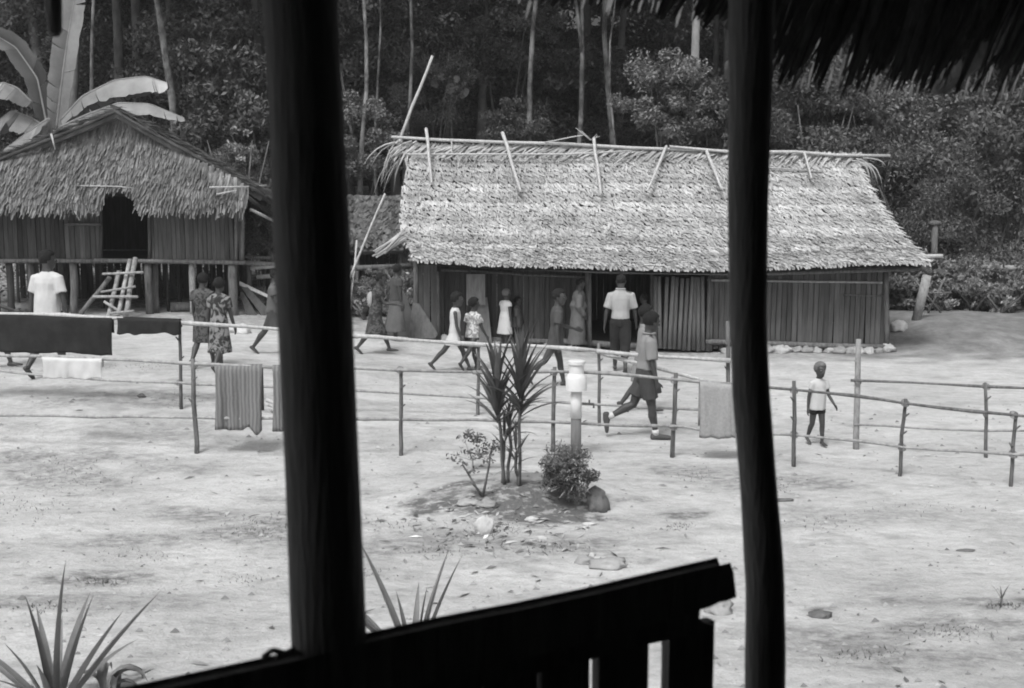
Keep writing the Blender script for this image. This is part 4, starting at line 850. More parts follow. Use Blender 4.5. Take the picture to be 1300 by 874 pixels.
# hedge along the bank at the right, stones and weeds between the huts
for k in range(11):
    u = 1135 + k * 19; y = 25.9 + random.uniform(-.3, .5) + (k % 2) * .7; shrub('dense weedy hedge plant on the bank at the right', u, y, 'hedge', random.uniform(.85, 1.15), random.uniform(.45, .7), 'weedy hedge at the right', 'hedge_plant')
for k, (u, v, y, sc) in enumerate(((462, 372, 25.2, .5), (485, 360, 25.4, .55), (520, 372, 24.6, .6), (512, 395, 24.0, .45), (330, 300, 26.5, .6), (340, 255, 27.0, .7), (325, 380, 25.5, .4), (440, 380, 25.0, .5))):
    c = P(u, v, y); shrub('pale weed clump in the gap between the huts', u, y, 'hedge', sc, max(.1, c.z - gz(c.x, y)), 'weeds between the huts', 'weed_clump', cat='weeds')
for k, (u, v, y) in enumerate(((306, 190, 27.6), (465, 385, 24.4), (1240, 370, 25.4), (1275, 385, 25.2), (1205, 390, 25.3), (524, 350, 24.2), (1195, 375, 25.4))):
    c = P(u, v, y); shrub(('pale flowering twig bush behind the stilt hut roof', 'pale weed behind the woman carrying a bundle', 'pale-leaved sprig in the middle of the right hedge', 'pale-leaved sprig at the right end of the hedge', 'pale-leaved sprig low in the hedge by the leaning post', 'pale weed at the left corner of the long hut', 'pale-leaved sprig at the left end of the hedge')[k], u, y, 'pale', (1.0, .8, .8, .8, .7, .9, .7)[k], max(.15, c.z - gz(c.x, y)), None, 'pale_weed')
# far wood: one mass behind everything
c_ = []; r_ = []
for k in range(520):
    x = random.uniform(-48, 48); y = random.uniform(50, 56); c_.append((x, y, gz(x, y) + random.uniform(-1, 14))); r_.append(random.uniform(1.0, 1.9))
me_ = leaf_cloud(60000, c_, r_, .42, .45, 77, .45, .3); me_.name = 'far_wood'; me_.materials.append(M['leaf_dark']); tag(link('far_wood', me_), 'dark wood closing the background', 'woods', None, 'stuff')
c_ = []; r_ = []
for k in range(330):
    x = random.uniform(-26, 26); y = random.uniform(27.5, 36); c_.append((x, y, gz(x, y) + random.uniform(.1, .8))); r_.append(random.uniform(.5, .9))
me_ = leaf_cloud(20000, c_, r_, .14, .5, 78, .4, .2); me_.name = 'ground_cover'; me_.materials.append(M['leaf_dark']); tag(link('ground_cover', me_), 'low weeds covering the forest floor', 'ground cover', None, 'stuff')

# ------------------------------------------------------------------ banana plant behind the stilt hut
Z0 = V((0, 0, .4)); ban_y = 26.9; bg_ = GX(P(78, 300, ban_y).x, ban_y); ban = thing('banana_plant', 'banana plant with long torn leaves behind the stilt hut', 'banana plant', bg_)
mb = MB(); cb = P(70, 165, ban_y); mb.tube([(0, 0, -.1), (0, 0, 2.0), cb - bg_], [.17, .15, .1], 10); mb.build('trunk', 'post_wood', ban)
def banana_leaf(px, w, y0, y1, tears, tilt, seed, m='banana', arch=None):
    """px: midrib in pixels, w: half width in metres, tilt: how far the blade is rolled"""
    rg = random.Random(seed); n = 34; mid = []
    for i in range(n + 1):
        t_ = i / n; q = poly(px, t_); mid.append(P(q[0], q[1], y0 + (y1 - y0) * t_))
    for i in range(2, n - 1): mid[i] = (mid[i - 1] + mid[i] * 2 + mid[i + 1]) / 4
    mb = MB(); mr = MB(); mr.tube(mid, [.035 * (1 - .8 * i / n) for i in range(n + 1)], 5)
    for side in (-1, 1):
        strip = []; drop = 0; torn = False; prev = None
        for i in range(n + 1):
            t_ = i / n; d = (mid[min(n, i + 1)] - mid[max(0, i - 1)]).normalized(); s0 = d.cross(V((0, -1, .25))).normalized(); nn = s0.cross(d).normalized()
            sd_ = (s0 * math.cos(tilt * side) + nn * math.sin(tilt * side)) * side
            if arch is not None: sd_ = V((0, side * math.cos(arch), -math.sin(arch))); nn = Z0
            if rg.random() < tears and strip:
                if len(strip) > 1: flush(mb, strip)
                strip = []; drop = rg.uniform(-.12, .22); torn = True
            ww = w * (math.sin(math.pi * min(1, .12 + t_ * .86)) ** .55) * rg.uniform(.93, 1.05)
            e_ = mid[i] + sd_ * ww + V((0, 0, -drop * ww)) + d * ww * .35; c_ = mid[i] + sd_ * ww * .5 + nn * .04 + d * ww * .12 - V((0, 0, drop * ww * .25))
            row = (mid[i], c_, e_)
            if torn and prev: strip.append(tuple(prev[k].lerp(row[k], (.0, .12, .3)[k]) for k in range(3)))
            torn = False; prev = row; strip.append(row)
        if len(strip) > 1: flush(mb, strip)
    o = mb.build('leaf', m, ban, bg_, True); mr.build('midrib', 'midrib', o, bg_)
def flush(mb, strip):
    vs_ = [p for r_ in strip for p in r_]; k = len(strip)
    mb.add(vs_, [(3 * i + j, 3 * i + j + 1, 3 * i + 4 + j, 3 * i + 3 + j) for i in range(k - 1) for j in (0, 1)])
banana_leaf([(72, 165), (78, 110), (86, 50), (100, -25), (112, -80)], .32, 26.6, 26.2, .14, .35, 1)
banana_leaf([(78, 152), (105, 122), (145, 102), (185, 97), (212, 105)], .5, 26.2, 25.7, .28, .9, 2, arch=.95)
banana_leaf([(76, 162), (110, 146), (150, 131), (190, 132), (234, 150)], .42, 26.0, 25.2, .35, .8, 3, arch=.8)
banana_leaf([(60, 160), (48, 100), (20, 60), (-30, 30)], .3, 26.9, 27.2, .12, .5, 4, 'leaf_dark')
banana_leaf([(62, 165), (40, 150), (15, 140), (-30, 175)], .45, 26.2, 25.8, .2, .8, 5, arch=.9)
banana_leaf([(40, 130), (22, 112), (5, 105), (-30, 110)], .4, 26.0, 25.7, .2, .8, 6, arch=.9)
banana_leaf([(66, 170), (62, 150), (40, 165), (5, 190)], .3, 25.9, 25.6, .25, .8, 7, 'banana', arch=1.0)
# ------------------------------------------------------------------ the veranda we look out from
ED = V((.857, .515, 0)).normalized(); NO = V((-ED.y, ED.x, 0)); FACE = 1.80         # along the front, out of the house, distance of the front line
def vp(s, n, z): return ED * s + NO * n + V((0, 0, z))
VB = V((0, 0, 0)); VB = V((vp(0, FACE, 0).x, vp(0, FACE, 0).y, gz(0, 2)))
ver = thing('veranda', 'dark timber veranda with leaf thatch eave framing the view', 'veranda', VB)
def on_face(u, v, n=FACE):
    r_ = ray(u, v); t_ = n / r_.dot(NO); return V((0, 0, H)) + r_ * t_
FZ = 1.6
def pillar(pts, name='post', n=FACE, extend=True):
    cs = [on_face((a_ + b_) / 2, v, n) for v, a_, b_ in pts]; rs = []
    for (v, a_, b_), c in zip(pts, cs): rs.append((b_ - a_) / 2 / F * (c.y * CP - (c.z - H) * SP) )
    if extend:
        d = (cs[-1] - cs[-2]).normalized(); k = (cs[-1].z - (-.4)) / -d.z; cs.append(cs[-1] + d * k); rs.append(rs[-1] * 1.05)
        d = (cs[0] - cs[1]).normalized(); k = (4.2 - cs[0].z) / d.z; cs.insert(0, cs[0] + d * k); rs.insert(0, rs[0])
    out = []; ro = []
    for i in range(len(cs) - 1):
        for k in range(6): t_ = k / 6; out.append(cs[i].lerp(cs[i + 1], t_) ); ro.append((rs[i] * (1 - t_) + rs[i + 1] * t_) * (1 + .025 * noise.noise(V((i + t_, 3.3, cs[0].x * 5)))))
    out.append(cs[-1]); ro.append(rs[-1]); mb = MB(); mb.tube(out, ro, 16); return mb.build(name, 'dark_timber', ver, VB)
pillar([(0, 333, 428), (130, 340, 436), (300, 347, 444), (450, 354, 450), (600, 361, 457), (750, 367, 463), (874, 372, 468)])
pillar([(0, 924, 985), (120, 925, 980), (260, 924, 975), (400, 926, 973), (500, 930, 977), (600, 938, 985), (680, 943, 992), (740, 946, 996), (810, 946, 997), (874, 945, 997)], n=FACE + .03)
for s in (-2.6, 4.0):
    mb = MB(); mb.tube(wob(vp(s, FACE, -.4), vp(s, FACE, 4.2), 6, .04, s), .06, 12); mb.build('post', 'dark_timber', ver, VB)
# handrail: a heavy squared beam, notched at its free end, with an apron board and wide balusters
def face_poly(mb, px, n0, n1):
    f_ = [on_face(u, v, n0) for u, v in px]; b_ = [p + NO * (n1 - n0) for p in f_]; k = len(px)
    mb.add(f_ + b_, [tuple(range(k)), tuple(reversed(range(k, 2 * k)))] + [(i, (i + 1) % k, (i + 1) % k + k, i + k) for i in range(k)])
mb = MB()
top = [(-600, 1045), (180, 874), (300, 848), (385, 830), (470, 808), (560, 788), (650, 771), (740, 752), (800, 738), (860, 724), (900, 715), (908, 713)]
bot = [(911, 722), (914, 748), (906, 751), (896, 753), (886, 758), (800, 785), (640, 825), (470, 868), (300, 912), (-600, 1130)]
face_poly(mb, top + bot, FACE - .02, FACE - .06); hr = mb.build('handrail', 'dark_timber', ver, VB, False)
bv = hr.modifiers.new('bevel', 'BEVEL'); bv.width = .008; bv.segments = 2; bv.limit_method = 'ANGLE'
mb = MB(); face_poly(mb, [(-600, 1120), (300, 900), (470, 858), (640, 815), (800, 776), (898, 756), (893, 764), (889, 774), (888, 786), (893, 791), (906, 794), (907, 803), (849, 813), (824, 818), (760, 835), (640, 866), (470, 905), (-600, 1190)], FACE - .015, FACE + .02); mb.build('apron_board', 'dark_timber', ver, VB, False)
for k, (a_, b_) in enumerate(((850, 907), (761, 824), (688, 749), (616, 682), (545, 611), (470, 538), (395, 466), (320, 390))):
    mb = MB(); c0 = on_face(a_, 800, FACE + .03); c1 = on_face(b_, 800, FACE + .03)
    q = [V((c0.x, c0.y, FZ)), V((c1.x, c1.y, FZ)), V((c1.x, c1.y, on_face(b_, 800 + (907 - b_) * .22, FACE + .03).z + .02)), V((c0.x, c0.y, on_face(a_, 800 + (907 - a_) * .22, FACE + .03).z + .02))]
    mb.add(q + [p + NO * .025 for p in q], [(0, 1, 2, 3), (7, 6, 5, 4), (0, 4, 5, 1), (1, 5, 6, 2), (2, 6, 7, 3), (3, 7, 4, 0)]); mb.build('baluster', 'dark_timber', ver, VB, False)
# lashing where handrail and thick post cross
mb = MB(); lc = on_face(372, 832, FACE - .03)
for k in range(0):
    mb.tube([lc + ED * (.075 * math.cos(t)) + NO * (.09 * math.sin(t)) + V((0, 0, -.006 + k * .012 + .02 * math.cos(t))) for t in [i * .5 for i in range(14)]], .005, 5)
for (u0, v0, u1, v1) in ((334, 835, 346, 826), (346, 826, 362, 830), (362, 830, 374, 824), (350, 836, 372, 826)):
    mb.tube([on_face(u0, v0, FACE - .075), on_face(u1, v1, FACE - .07)], .005, 5)
mb.build('lashing', 'lashing', ver, VB)
# floor boards, back wall, added end walls
for k in range(22):
    n0 = FACE + .12 - k * .2; mb = MB(); c = vp(.6, n0 - .1, FZ - .03); mb.box(c, (8.4, .19, .05), Matrix.Rotation(math.atan2(ED.y, ED.x), 3, 'Z')); mb.build('floor_board', 'dark_timber', ver, VB, False)
rotE = Matrix.Rotation(math.atan2(ED.y, ED.x), 3, 'Z')
mb = MB(); mb.box(vp(.6, -2.6, 3.4), (8.4, .06, 3.7), rotE); mb.build('back_wall', 'dark_timber', ver, VB, False)
for s in (-3.6, 4.8): mb = MB(); mb.box(vp(s, -.6, 3.2), (.06, 4.0, 3.3), rotE); mb.build('light_block_wall', 'dark_timber', ver, VB, False)  # unseen, added to keep side light off the posts
for s in (-3.4, -1.2, 1.0, 3.2, 4.7):
    for n_ in (-2.4, FACE - .1): mb = MB(); mb.tube([vp(s, n_, -.4), vp(s, n_, FZ - .06)], .07, 9); mb.build('stilt', 'dark_timber', ver, VB)
mb = MB(); mb.tube([vp(-3.6, FACE + .02, 4.02), vp(4.8, FACE + .02, 4.0)], .06, 9); mb.build('wall_plate', 'dark_timber', ver, VB)
# roof: thatch sheet, rafters, and the ragged eave
def rz_(n): return 3.80 + (2.4 - n) * .62
mb = MB(); thick(mb, [vp(-3.9, 2.42, rz_(2.42)), vp(5.1, 2.42, rz_(2.42)), vp(5.1, -.4, rz_(-.4)), vp(-3.9, -.4, rz_(-.4))], .12)
thick(mb, [vp(-3.9, -.4, rz_(-.4)), vp(5.1, -.4, rz_(-.4)), vp(5.1, -3.2, rz_(2.4)), vp(-3.9, -3.2, rz_(2.4))], .12); vr = mb.build('roof', 'dark_thatch', ver, VB, False)
def raf(s, n1, r_=.045, dz=-.2):
    mb = MB(); mb.tube([vp(s, n1, rz_(n1) + dz), vp(s, 1.0, rz_(1.0) + dz + .03), vp(s, -.4, rz_(-.4) - .2)], [r_ * .9, r_, r_], 9, True); mb.build('rafter', 'dark_timber', vr, VB)
for s, n1 in ((-2.8, 2.5), (-1.6, 2.5), (.35, 2.0), (1.2, 2.0), (2.26, 2.55), (3.1, 2.55), (3.95, 2.5)): raf(s, n1)
# one rafter end hanging low at the upper left of the view
c = on_face(70, 40, 2.4); mb = MB(); mb.tube([c, c + V((.0, 0, .12)), c + V((.02, -.03, .5))], [.013, .02, .02], 9, True); mb.build('hanging_stick', 'dark_timber', vr, VB)
mb = MB(); e_px = [(560, -45), (640, -12), (700, 6), (760, 10), (800, 12), (850, 24), (872, 36), (925, 36), (975, 60), (988, 112), (1060, 116), (1140, 112), (1200, 118), (1300, 130), (1500, 135)]
ul = [p[0] for p in e_px]; vl = [p[1] for p in e_px]
k = 0
GAPS = [(1016, 42, 118, 7), (1052, 58, 118, 9), (1108, 92, 118, 5), (1152, 104, 125, 5), (1204, 78, 115, 4), (1224, 62, 122, 5), (1246, 48, 125, 5), (1252, 84, 125, 6), (1270, 84, 128, 4), (1286, 80, 128, 4), (1296, 96, 132, 6), (660, -10, 14, 6), (735, -8, 14, 6), (768, -10, 16, 7), (812, -8, 26, 7), (822, -4, 26, 5), (862, -8, 34, 6), (880, 22, 36, 9), (905, 22, 36, 9)]
while k < 1250:
    u = random.uniform(540, 1480)
    lo = interp(u, ul, vl) + 3 - 52 * random.random() ** 1.7; n_ = random.uniform(2.25, 2.5); 
    if random.random() < .035: lo += random.uniform(4, 14)
    p = on_face(u, lo, n_); s = p.dot(ED); t0 = vp(s + random.uniform(.02, .16), n_ - .12, rz_(n_ - .12) - .02)
    if t0.z < p.z + .05: t0.z = p.z + .1
    w = random.uniform(.006, .022); md_ = p.lerp(t0, .5); sd = ED * w
    gp_ = [g for g in GAPS if abs(u - (g[0] - (lo - g[2]) * .25)) < g[3] * .75 + w * 260 and lo > g[1]]
    if gp_: lo = gp_[0][1] + random.uniform(-4, 6); p = on_face(u + 3, lo, n_); md_ = p.lerp(t0, .5)
    mb.add([p - sd * .15, p + sd * .15, md_ - sd, md_ + sd, t0 - sd, t0 + sd], [(0, 1, 3, 2), (2, 3, 5, 4)]); k += 1
o = mb.build('eave_fringe', 'dark_thatch', vr, VB, False); o['kind'] = 'stuff'
mb = MB()  # pale straws, also standing in for bright slivers of light at the gaps
for g in GAPS * 2 + [(random.uniform(960, 1300), 40, random.uniform(70, 125), 3) for _ in range(60)] + [(random.uniform(640, 920), -20, random.uniform(5, 30), 3) for _ in range(16)]:
    u = g[0] + random.uniform(-5, 5); v1 = g[2] + random.uniform(-22, 6); v0 = v1 - random.uniform(12, 42); n_ = random.uniform(2.5, 2.56)
    p, q = on_face(u, v1, n_), on_face(u + (v1 - v0) * .26, v0, n_); sd = ED * random.uniform(.002, .0075)
    mb.add([p - sd * .3, p + sd * .3, p.lerp(q, .6) - sd, p.lerp(q, .6) + sd, q - sd * .4, q + sd * .4], [(0, 1, 3, 2), (2, 3, 5, 4)])
o = mb.build('eave_light_strands', 'light_strand', vr, VB, False); o['kind'] = 'stuff'
mb = MB(); mb.tube([vp(-3.9, 2.36, rz_(2.36) - .1), vp(5.1, 2.36, rz_(2.36) - .1)], .025, 7); mb.build('eave_batten', 'dark_timber', vr, VB)
# ------------------------------------------------------------------ people
TMP = bpy.data.scenes.new('scratch')
def remesh(mb, voxel, iters, m, folds=0.0, fscale=9.0, seed=0, name='body', fz=.35):
    me = bpy.data.meshes.new('tmp'); me.from_pydata(mb.v, [], mb.f); me.update(); o = bpy.data.objects.new('tmp', me); TMP.collection.objects.link(o)
    md = o.modifiers.new('r', 'REMESH'); md.mode = 'VOXEL'; md.voxel_size = voxel
    md = o.modifiers.new('s', 'SMOOTH'); md.factor = .5; md.iterations = iters
    vl = TMP.view_layers[0]; vl.update(); dg = vl.depsgraph; out = bpy.data.meshes.new_from_object(o.evaluated_get(dg)); out.name = name
    bpy.data.objects.remove(o); bpy.data.meshes.remove(me)
    if folds:
        n_ = len(out.vertices); co = np.empty(n_ * 3, 'f'); nr = np.empty(n_ * 3, 'f'); out.vertices.foreach_get('co', co); out.vertices.foreach_get('normal', nr)
        co = co.reshape(-1, 3); nr = nr.reshape(-1, 3)
        k = np.array([noise.noise(V((x * fscale + seed, y * fscale, z * fscale * fz + seed))) + .6 * noise.noise(V((x * fscale * 2.1, y * fscale * 2.1 + seed, z * fscale * fz * 2))) for x, y, z in co.tolist()], 'f')
        out.vertices.foreach_set('co', (co + nr * (folds * k)[:, None]).ravel())
    out.materials.clear(); out.materials.append(M[m]); out.polygons.foreach_set('use_smooth', [True] * len(out.polygons)); return out
X_, Y_, Z_ = V((1, 0, 0)), V((0, 1, 0)), V((0, 0, 1))
def person(label, u, vf, vh, face, pose, outfit, kid=0.0, slim=1.0, hair='hair', hairs=1.0, name='person', yaw=0.0, lean=3.0, head_tilt=0.0, cap=None, dry=False):
    g_ = G(u, vf); top = P(u, vh, g_.y); h = 1.0
    if not dry:
        h = (top.z - g_.z - .01) / person(label, u, vf, vh, face, pose, outfit, kid, slim, hair, hairs, name, yaw, lean, head_tilt, cap, True)
        root = thing(name, label, 'person', g_, -R(face))
    hs = h * (.14 + .035 * kid); hip = .5 - .02 * kid; sho = .815 - .03 * kid; LR = Matrix.Rotation(-R(lean), 3, 'X')
    def T(zf, x=0, y=0): return V((0, 0, hip * h)) + LR @ V((x * h, y * h, (zf - hip) * h))
    W = slim
    J = {}
    # legs
    for sgn, key, (a_, k_) in ((-1, 'L', pose['legs'][0]), (1, 'R', pose['legs'][1])):
        a0, k0 = R(a_), R(k_); hp = V((sgn * .05 * h * W, 0, hip * h)); th = .245 * h * (hip / .5); shn = (hip * h - th - .04 * h)
        kn = hp + V((0, math.sin(a0), -math.cos(a0))) * th; b0 = a0 - k0; an = kn + V((0, math.sin(b0), -math.cos(b0))) * shn
        ft = b0 + R(pose.get('foot', (0, 0))[0 if sgn < 0 else 1]); fd = V((0, math.cos(ft), math.sin(ft))); fu = V((0, -math.sin(ft), math.cos(ft)))
        if k_ < 12 and abs(b0) < .5: ft = 0; fd = V((0, 1, 0)); fu = V((0, 0, 1))
        J[key] = (hp, kn, an, fd, fu)
    low = min(min((J[k][2] - J[k][4] * .04 * h).z, (J[k][2] - J[k][4] * .04 * h + J[k][3] * .1 * h).z) for k in 'LR')
    dz = V((0, 0, -low))
    for k in 'LR': J[k] = (J[k][0] + dz, J[k][1] + dz, J[k][2] + dz, J[k][3], J[k][4])
    T0 = T
    def T(zf, x=0, y=0): return T0(zf, x, y) + dz
    axx = X_; axy = LR @ Y_; axz = LR @ Z_
    body = MB()
    tr = [(hip - .03, .062, .05), (hip, .084, .06), (hip + .04, .088, .064), (.60, .072, .052), (.68, .08, .056), (sho - .075, .094, .06), (sho - .03, .096, .054), (sho - .002, .07, .043), (sho + .026, .042, .038), (sho + .05, .034, .035), (sho + .09, .033, .034)]
    body.loft([(T(z), axx, axy, rx * h * W, ry_ * h * W) for z, rx, ry_ in tr], 14)
    for k in 'LR':
        hp, kn, an, fd, fu = J[k]
        q = .85 + .15 * W
        body.tube([hp + Z_ * .01 * h, hp.lerp(kn, .3), hp.lerp(kn, .7), kn, kn.lerp(an, .3) - fd * .006 * h, kn.lerp(an, .7), an], [.052 * h * W, .051 * h * W, .042 * h * W, .033 * h * q, .036 * h * W, .025 * h * q, .02 * h * q], 10, True)
        sole = an - fu * .022 * h
        sid = fd.cross(fu)
        body.loft([(sole - fd * .035 * h - fu * .002 * h, sid, fu, .012 * h, .012 * h), (sole - fd * .025 * h, sid, fu, .02 * h, .019 * h), (sole + fd * .02 * h, sid, fu, .021 * h, .022 * h), (sole + fd * .07 * h - fu * .005 * h, sid, fu, .026 * h, .015 * h), (sole + fd * .1 * h - fu * .008 * h, sid, fu, .024 * h, .01 * h), (sole + fd * .115 * h - fu * .009 * h, sid, fu, .014 * h, .007 * h)], 10)
    arms = {}
    for sgn, key, (a_, ab, el) in ((-1, 'L', pose['arms'][0]), (1, 'R', pose['arms'][1])):
        sh = T(sho - .03, sgn * .098 * W); a0, b0 = R(a_), R(ab)
        d1 = V((sgn * math.sin(b0), math.sin(a0) * math.cos(b0), -math.cos(a0) * math.cos(b0))); e1 = sh + d1 * .165 * h
        a1 = a0 + R(el); b1_ = b0 * .5; d2 = V((sgn * math.sin(b1_) - sgn * pose.get('in', 0), math.sin(a1) * math.cos(b1_), -math.cos(a1) * math.cos(b1_))).normalized(); w1 = e1 + d2 * .145 * h
        arms[key] = (sh, e1, w1, d2)
        q = .85 + .15 * W
        body.tube([T(sho - .015, sgn * .05 * W), sh, sh.lerp(e1, .5), e1, e1.lerp(w1, .35), w1], [.034 * h * W, .031 * h * W, .026 * h * W, .021 * h * q, .0215 * h * q, .0145 * h * q], 10, True)
        sd = (Y_ - d2 * d2.y); sd = sd.normalized() if sd.length > .1 else Z_.copy(); sd = (sd - d2 * sd.dot(d2)).normalized(); pn = d2.cross(sd) * sgn
        pc_ = w1 + d2 * .01 * h; body.loft([(w1, sd, pn, .014 * h, .011 * h), (w1 + d2 * .02 * h, sd, pn, .021 * h, .012 * h), (w1 + d2 * .048 * h, sd, pn, .023 * h, .011 * h), (w1 + d2 * .056 * h, sd, pn, .021 * h, .009 * h)], 8)
        for f_, (o_, ln) in enumerate(((-.017, .036), (-.006, .044), (.0055, .046), (.017, .04))):
            st = w1 + d2 * .05 * h + sd * o_ * h; curl = pn * -.012 * h
            body.tube([st, st + d2 * ln * h * .5 + curl * .3 + sd * o_ * .1 * h, st + d2 * ln * h * .95 + curl * 1.4 + sd * o_ * .15 * h], [.0058 * h, .0055 * h, .0045 * h], 6, True)
        st = w1 + d2 * .016 * h + sd * .018 * h; body.tube([st, st + d2 * .02 * h + sd * .014 * h - pn * .004 * h, st + d2 * .042 * h + sd * .018 * h - pn * .01 * h], [.0085 * h, .007 * h, .0055 * h], 6, True)
    # head
    HC = T(sho + .06) + axz * (hs * .5 - .022 * h) + axy * .014 * h
    if dry: return (HC + Z_ * hs * (.53 + .17 * (hairs - 1))).z
    HR = Matrix.Rotation(-R(yaw), 3, 'Z') @ Matrix.Rotation(-R(head_tilt), 3, 'X')
    def hp_(x, y, z): return HC + HR @ V((x * hs, y * hs, z * hs))
    hx, hy = HR @ X_, HR @ Y_
    body.loft([(hp_(0, yo, z), hx, hy, rx * hs, ry_ * hs) for z, rx, ry_, yo in ((-.5, .13, .13, .13), (-.45, .2, .22, .09), (-.33, .265, .31, .04), (-.15, .31, .37, .01), (.05, .345, .41, -.015), (.22, .345, .41, -.03), (.36, .28, .34, -.04), (.46, .16, .2, -.04), (.5, .06, .08, -.04))], 14)
    body.tube([hp_(0, .39, .08), hp_(0, .45, -.04), hp_(0, .455, -.1)], [.03 * hs, .05 * hs, .065 * hs], 8, True)
    body.tube([hp_(-.2, .345, .1), hp_(0, .4, .11), hp_(.2, .345, .1)], .045 * hs, 8, True)
    body.tube([hp_(-.1, .34, -.245), hp_(0, .375, -.235), hp_(.1, .34, -.245)], .04 * hs, 8, True)
    for s_ in (-1, 1): body.ell(hp_(s_ * .35, -.03, -.03), (.045 * hs, .08 * hs, .12 * hs), 8, 5)
    bo = link('body', remesh(body, .0095 if h > 1.2 else .0085, 3, 'skin', name='body'), root)
    for s_ in (-1, 1):
        mb = MB(); mb.ell(hp_(s_ * .145, .355, .015), (.06 * hs, .03 * hs, .035 * hs), 8, 5); mb.build('eye', 'eye', root)
    # hair: a cap over skull and nape, open at the face
    bm = bmesh.new(); bmesh.ops.create_icosphere(bm, subdivisions=4, radius=1.0)
    for v in bm.verts:
        d = v.co.normalized(); face_ = S((d.y - .2) / .45) * S((.62 - d.z) / .35); low_ = S((-.5 - d.z + .42 * S((d.y + .15) / .4)) / .3)
        r_ = (1.0 + .08 * S((d.z + .3) / .8 - .3 * d.y) + .1 * (hairs - 1) + .035 * noise.noise(d * 6 + V((u, 0, 0))) + .05 * noise.noise(d * 19) + .04 * noise.noise(d * 37)) * (1 - .32 * max(face_, low_))
        v.co = hp_(d.x * .37 * r_ * (1 + .35 * (hairs - 1)), -.03 + d.y * .43 * r_ * (1 + .2 * (hairs - 1)), .1 + d.z * .42 * r_ * (1 + .4 * (hairs - 1)))
    me = bpy.data.meshes.new('hair'); bm.to_mesh(me); bm.free(); me.materials.append(M[hair]); me.polygons.foreach_set('use_smooth', [True] * len(me.polygons)); link('hair', me, root)
    def sleeve(mb, ln, ex, fl=1.0):
        for k, s_ in (('L', -1), ('R', 1)):
            sh, e1, w1, d2 = arms[k]; pts = [T(sho - .022, s_ * .04 * W), sh - axz * .004 * h]; rr = [.042 * h * W, .034 * h * W + ex]
            if ln <= 1: pts.append(sh.lerp(e1, ln)); rr.append((.03 * h * W + ex) * fl)
            else: pts += [e1, e1.lerp(w1, ln - 1)]; rr += [.027 * h * W + ex, (.022 * h * W + ex) * fl]
            mb.tube(pts, rr, 12)
    for it in outfit:
        kind, m = it[0], it[1]; ex = .008 * h
        mb = MB()
        if kind == 'shirt':
            zb = it[2]; sl = it[3]; loose = it[4] if len(it) > 4 else 1.0
            rings = [(T(zb), axx, axy, .098 * h * W * loose + ex, .077 * h * W * loose + ex), (T(zb + .03), axx, axy, .096 * h * W * loose + ex, .075 * h * W * loose + ex), (T(.62), axx, axy, .088 * h * W * loose + ex, .068 * h * W * loose + ex), (T(.69), axx, axy, .09 * h * W + ex, .066 * h * W + ex), (T(sho - .07), axx, axy, .098 * h * W + ex, .066 * h * W + ex), (T(sho - .035), axx, axy, .092 * h * W + ex, .058 * h * W + ex), (T(sho - .004), axx, axy, .07 * h * W + ex * .6, .048 * h * W + ex * .6), (T(sho + .024), axx, axy, .046 * h, .043 * h)]
            mb.loft(rings, 18); 
            if sl: sleeve(mb, sl, ex * 1.3, 1.12)
            nm = 'shirt'
        elif kind in ('shorts', 'trousers'):
            ln = it[2]; fl = it[3] if len(it) > 3 else 1.25
            mb.loft([(T(hip - .035), axx, axy, .075 * h * W + ex, .06 * h * W + ex), (T(hip), axx, axy, .09 * h * W + ex, .067 * h * W + ex), (T(hip + .04), axx, axy, .092 * h * W + ex, .069 * h * W + ex), (T(hip + .09), axx, axy, .08 * h * W + ex, .06 * h * W + ex)], 16)
            for k in 'LR':
                hp, kn, an, fd, fu = J[k]
                if ln <= 1: mb.tube([hp + Z_ * .02 * h, hp.lerp(kn, ln * .5), hp.lerp(kn, ln)], [.058 * h * W + ex, .054 * h * W * fl + ex, .05 * h * W * fl + ex], 14)
                else: mb.tube([hp + Z_ * .02 * h, hp.lerp(kn, .6), kn, kn.lerp(an, (ln - 1) * .5), kn.lerp(an, ln - 1)], [.058 * h * W + ex, .05 * h * W + ex, .042 * h * W + ex, .041 * h * W + ex, .036 * h * W + ex], 14)
            nm = kind
        elif kind in ('dress', 'wrap', 'skirt'):
            zb = it[2]; sl = it[3]; wide = it[4] if len(it) > 4 else 1.0
            # hem follows the legs
            def span(zf):
                zz = T(zf).z; ys = []
                for k in 'LR':
                    hp, kn, an, fd, fu = J[k]
                    for a_, b_ in ((hp, kn), (kn, an)):
                        if min(a_.z, b_.z) <= zz <= max(a_.z, b_.z) and abs(a_.z - b_.z) > 1e-4: ys.append((a_ + (b_ - a_) * ((zz - a_.z) / (b_.z - a_.z))).y)
                return (min(ys), max(ys)) if ys else (0, 0)
            rings = []
            for i in range(7):
                zf = zb + (hip + .02 - zb) * i / 6; y0, y1 = span(zf); f_ = 1 - i / 6
                ry_ = max((y1 - y0) / 2 * .85 + .05 * h, (.068 + .03 * f_ * wide) * h * W) + ex; rings.append((V((0, (y0 + y1) / 2, T(zf).z)), X_, Y_, (.098 + .03 * f_ * wide) * h * W + ex, ry_))
            rings += [(T(hip + .05), axx, axy, .094 * h * W + ex, .072 * h * W + ex), (T(.62), axx, axy, (.078 + .02 * (kind == 'wrap')) * h * W + ex, (.058 + .036 * (kind == 'wrap')) * h * W + ex)]
            if kind != 'skirt':
                rings += [(T(.69), axx, axy, .09 * h * W + ex, .066 * h * W + ex), (T(sho - .07), axx, axy, .098 * h * W + ex, .066 * h * W + ex), (T(sho - .02), axx, axy, .096 * h * W + ex, .058 * h * W + ex), (T(sho + .012), axx, axy, .072 * h * W + ex * .6, .046 * h * W + ex * .6), (T(sho + .026), axx, axy, .048 * h, .042 * h)]
            mb.loft(rings, 20)
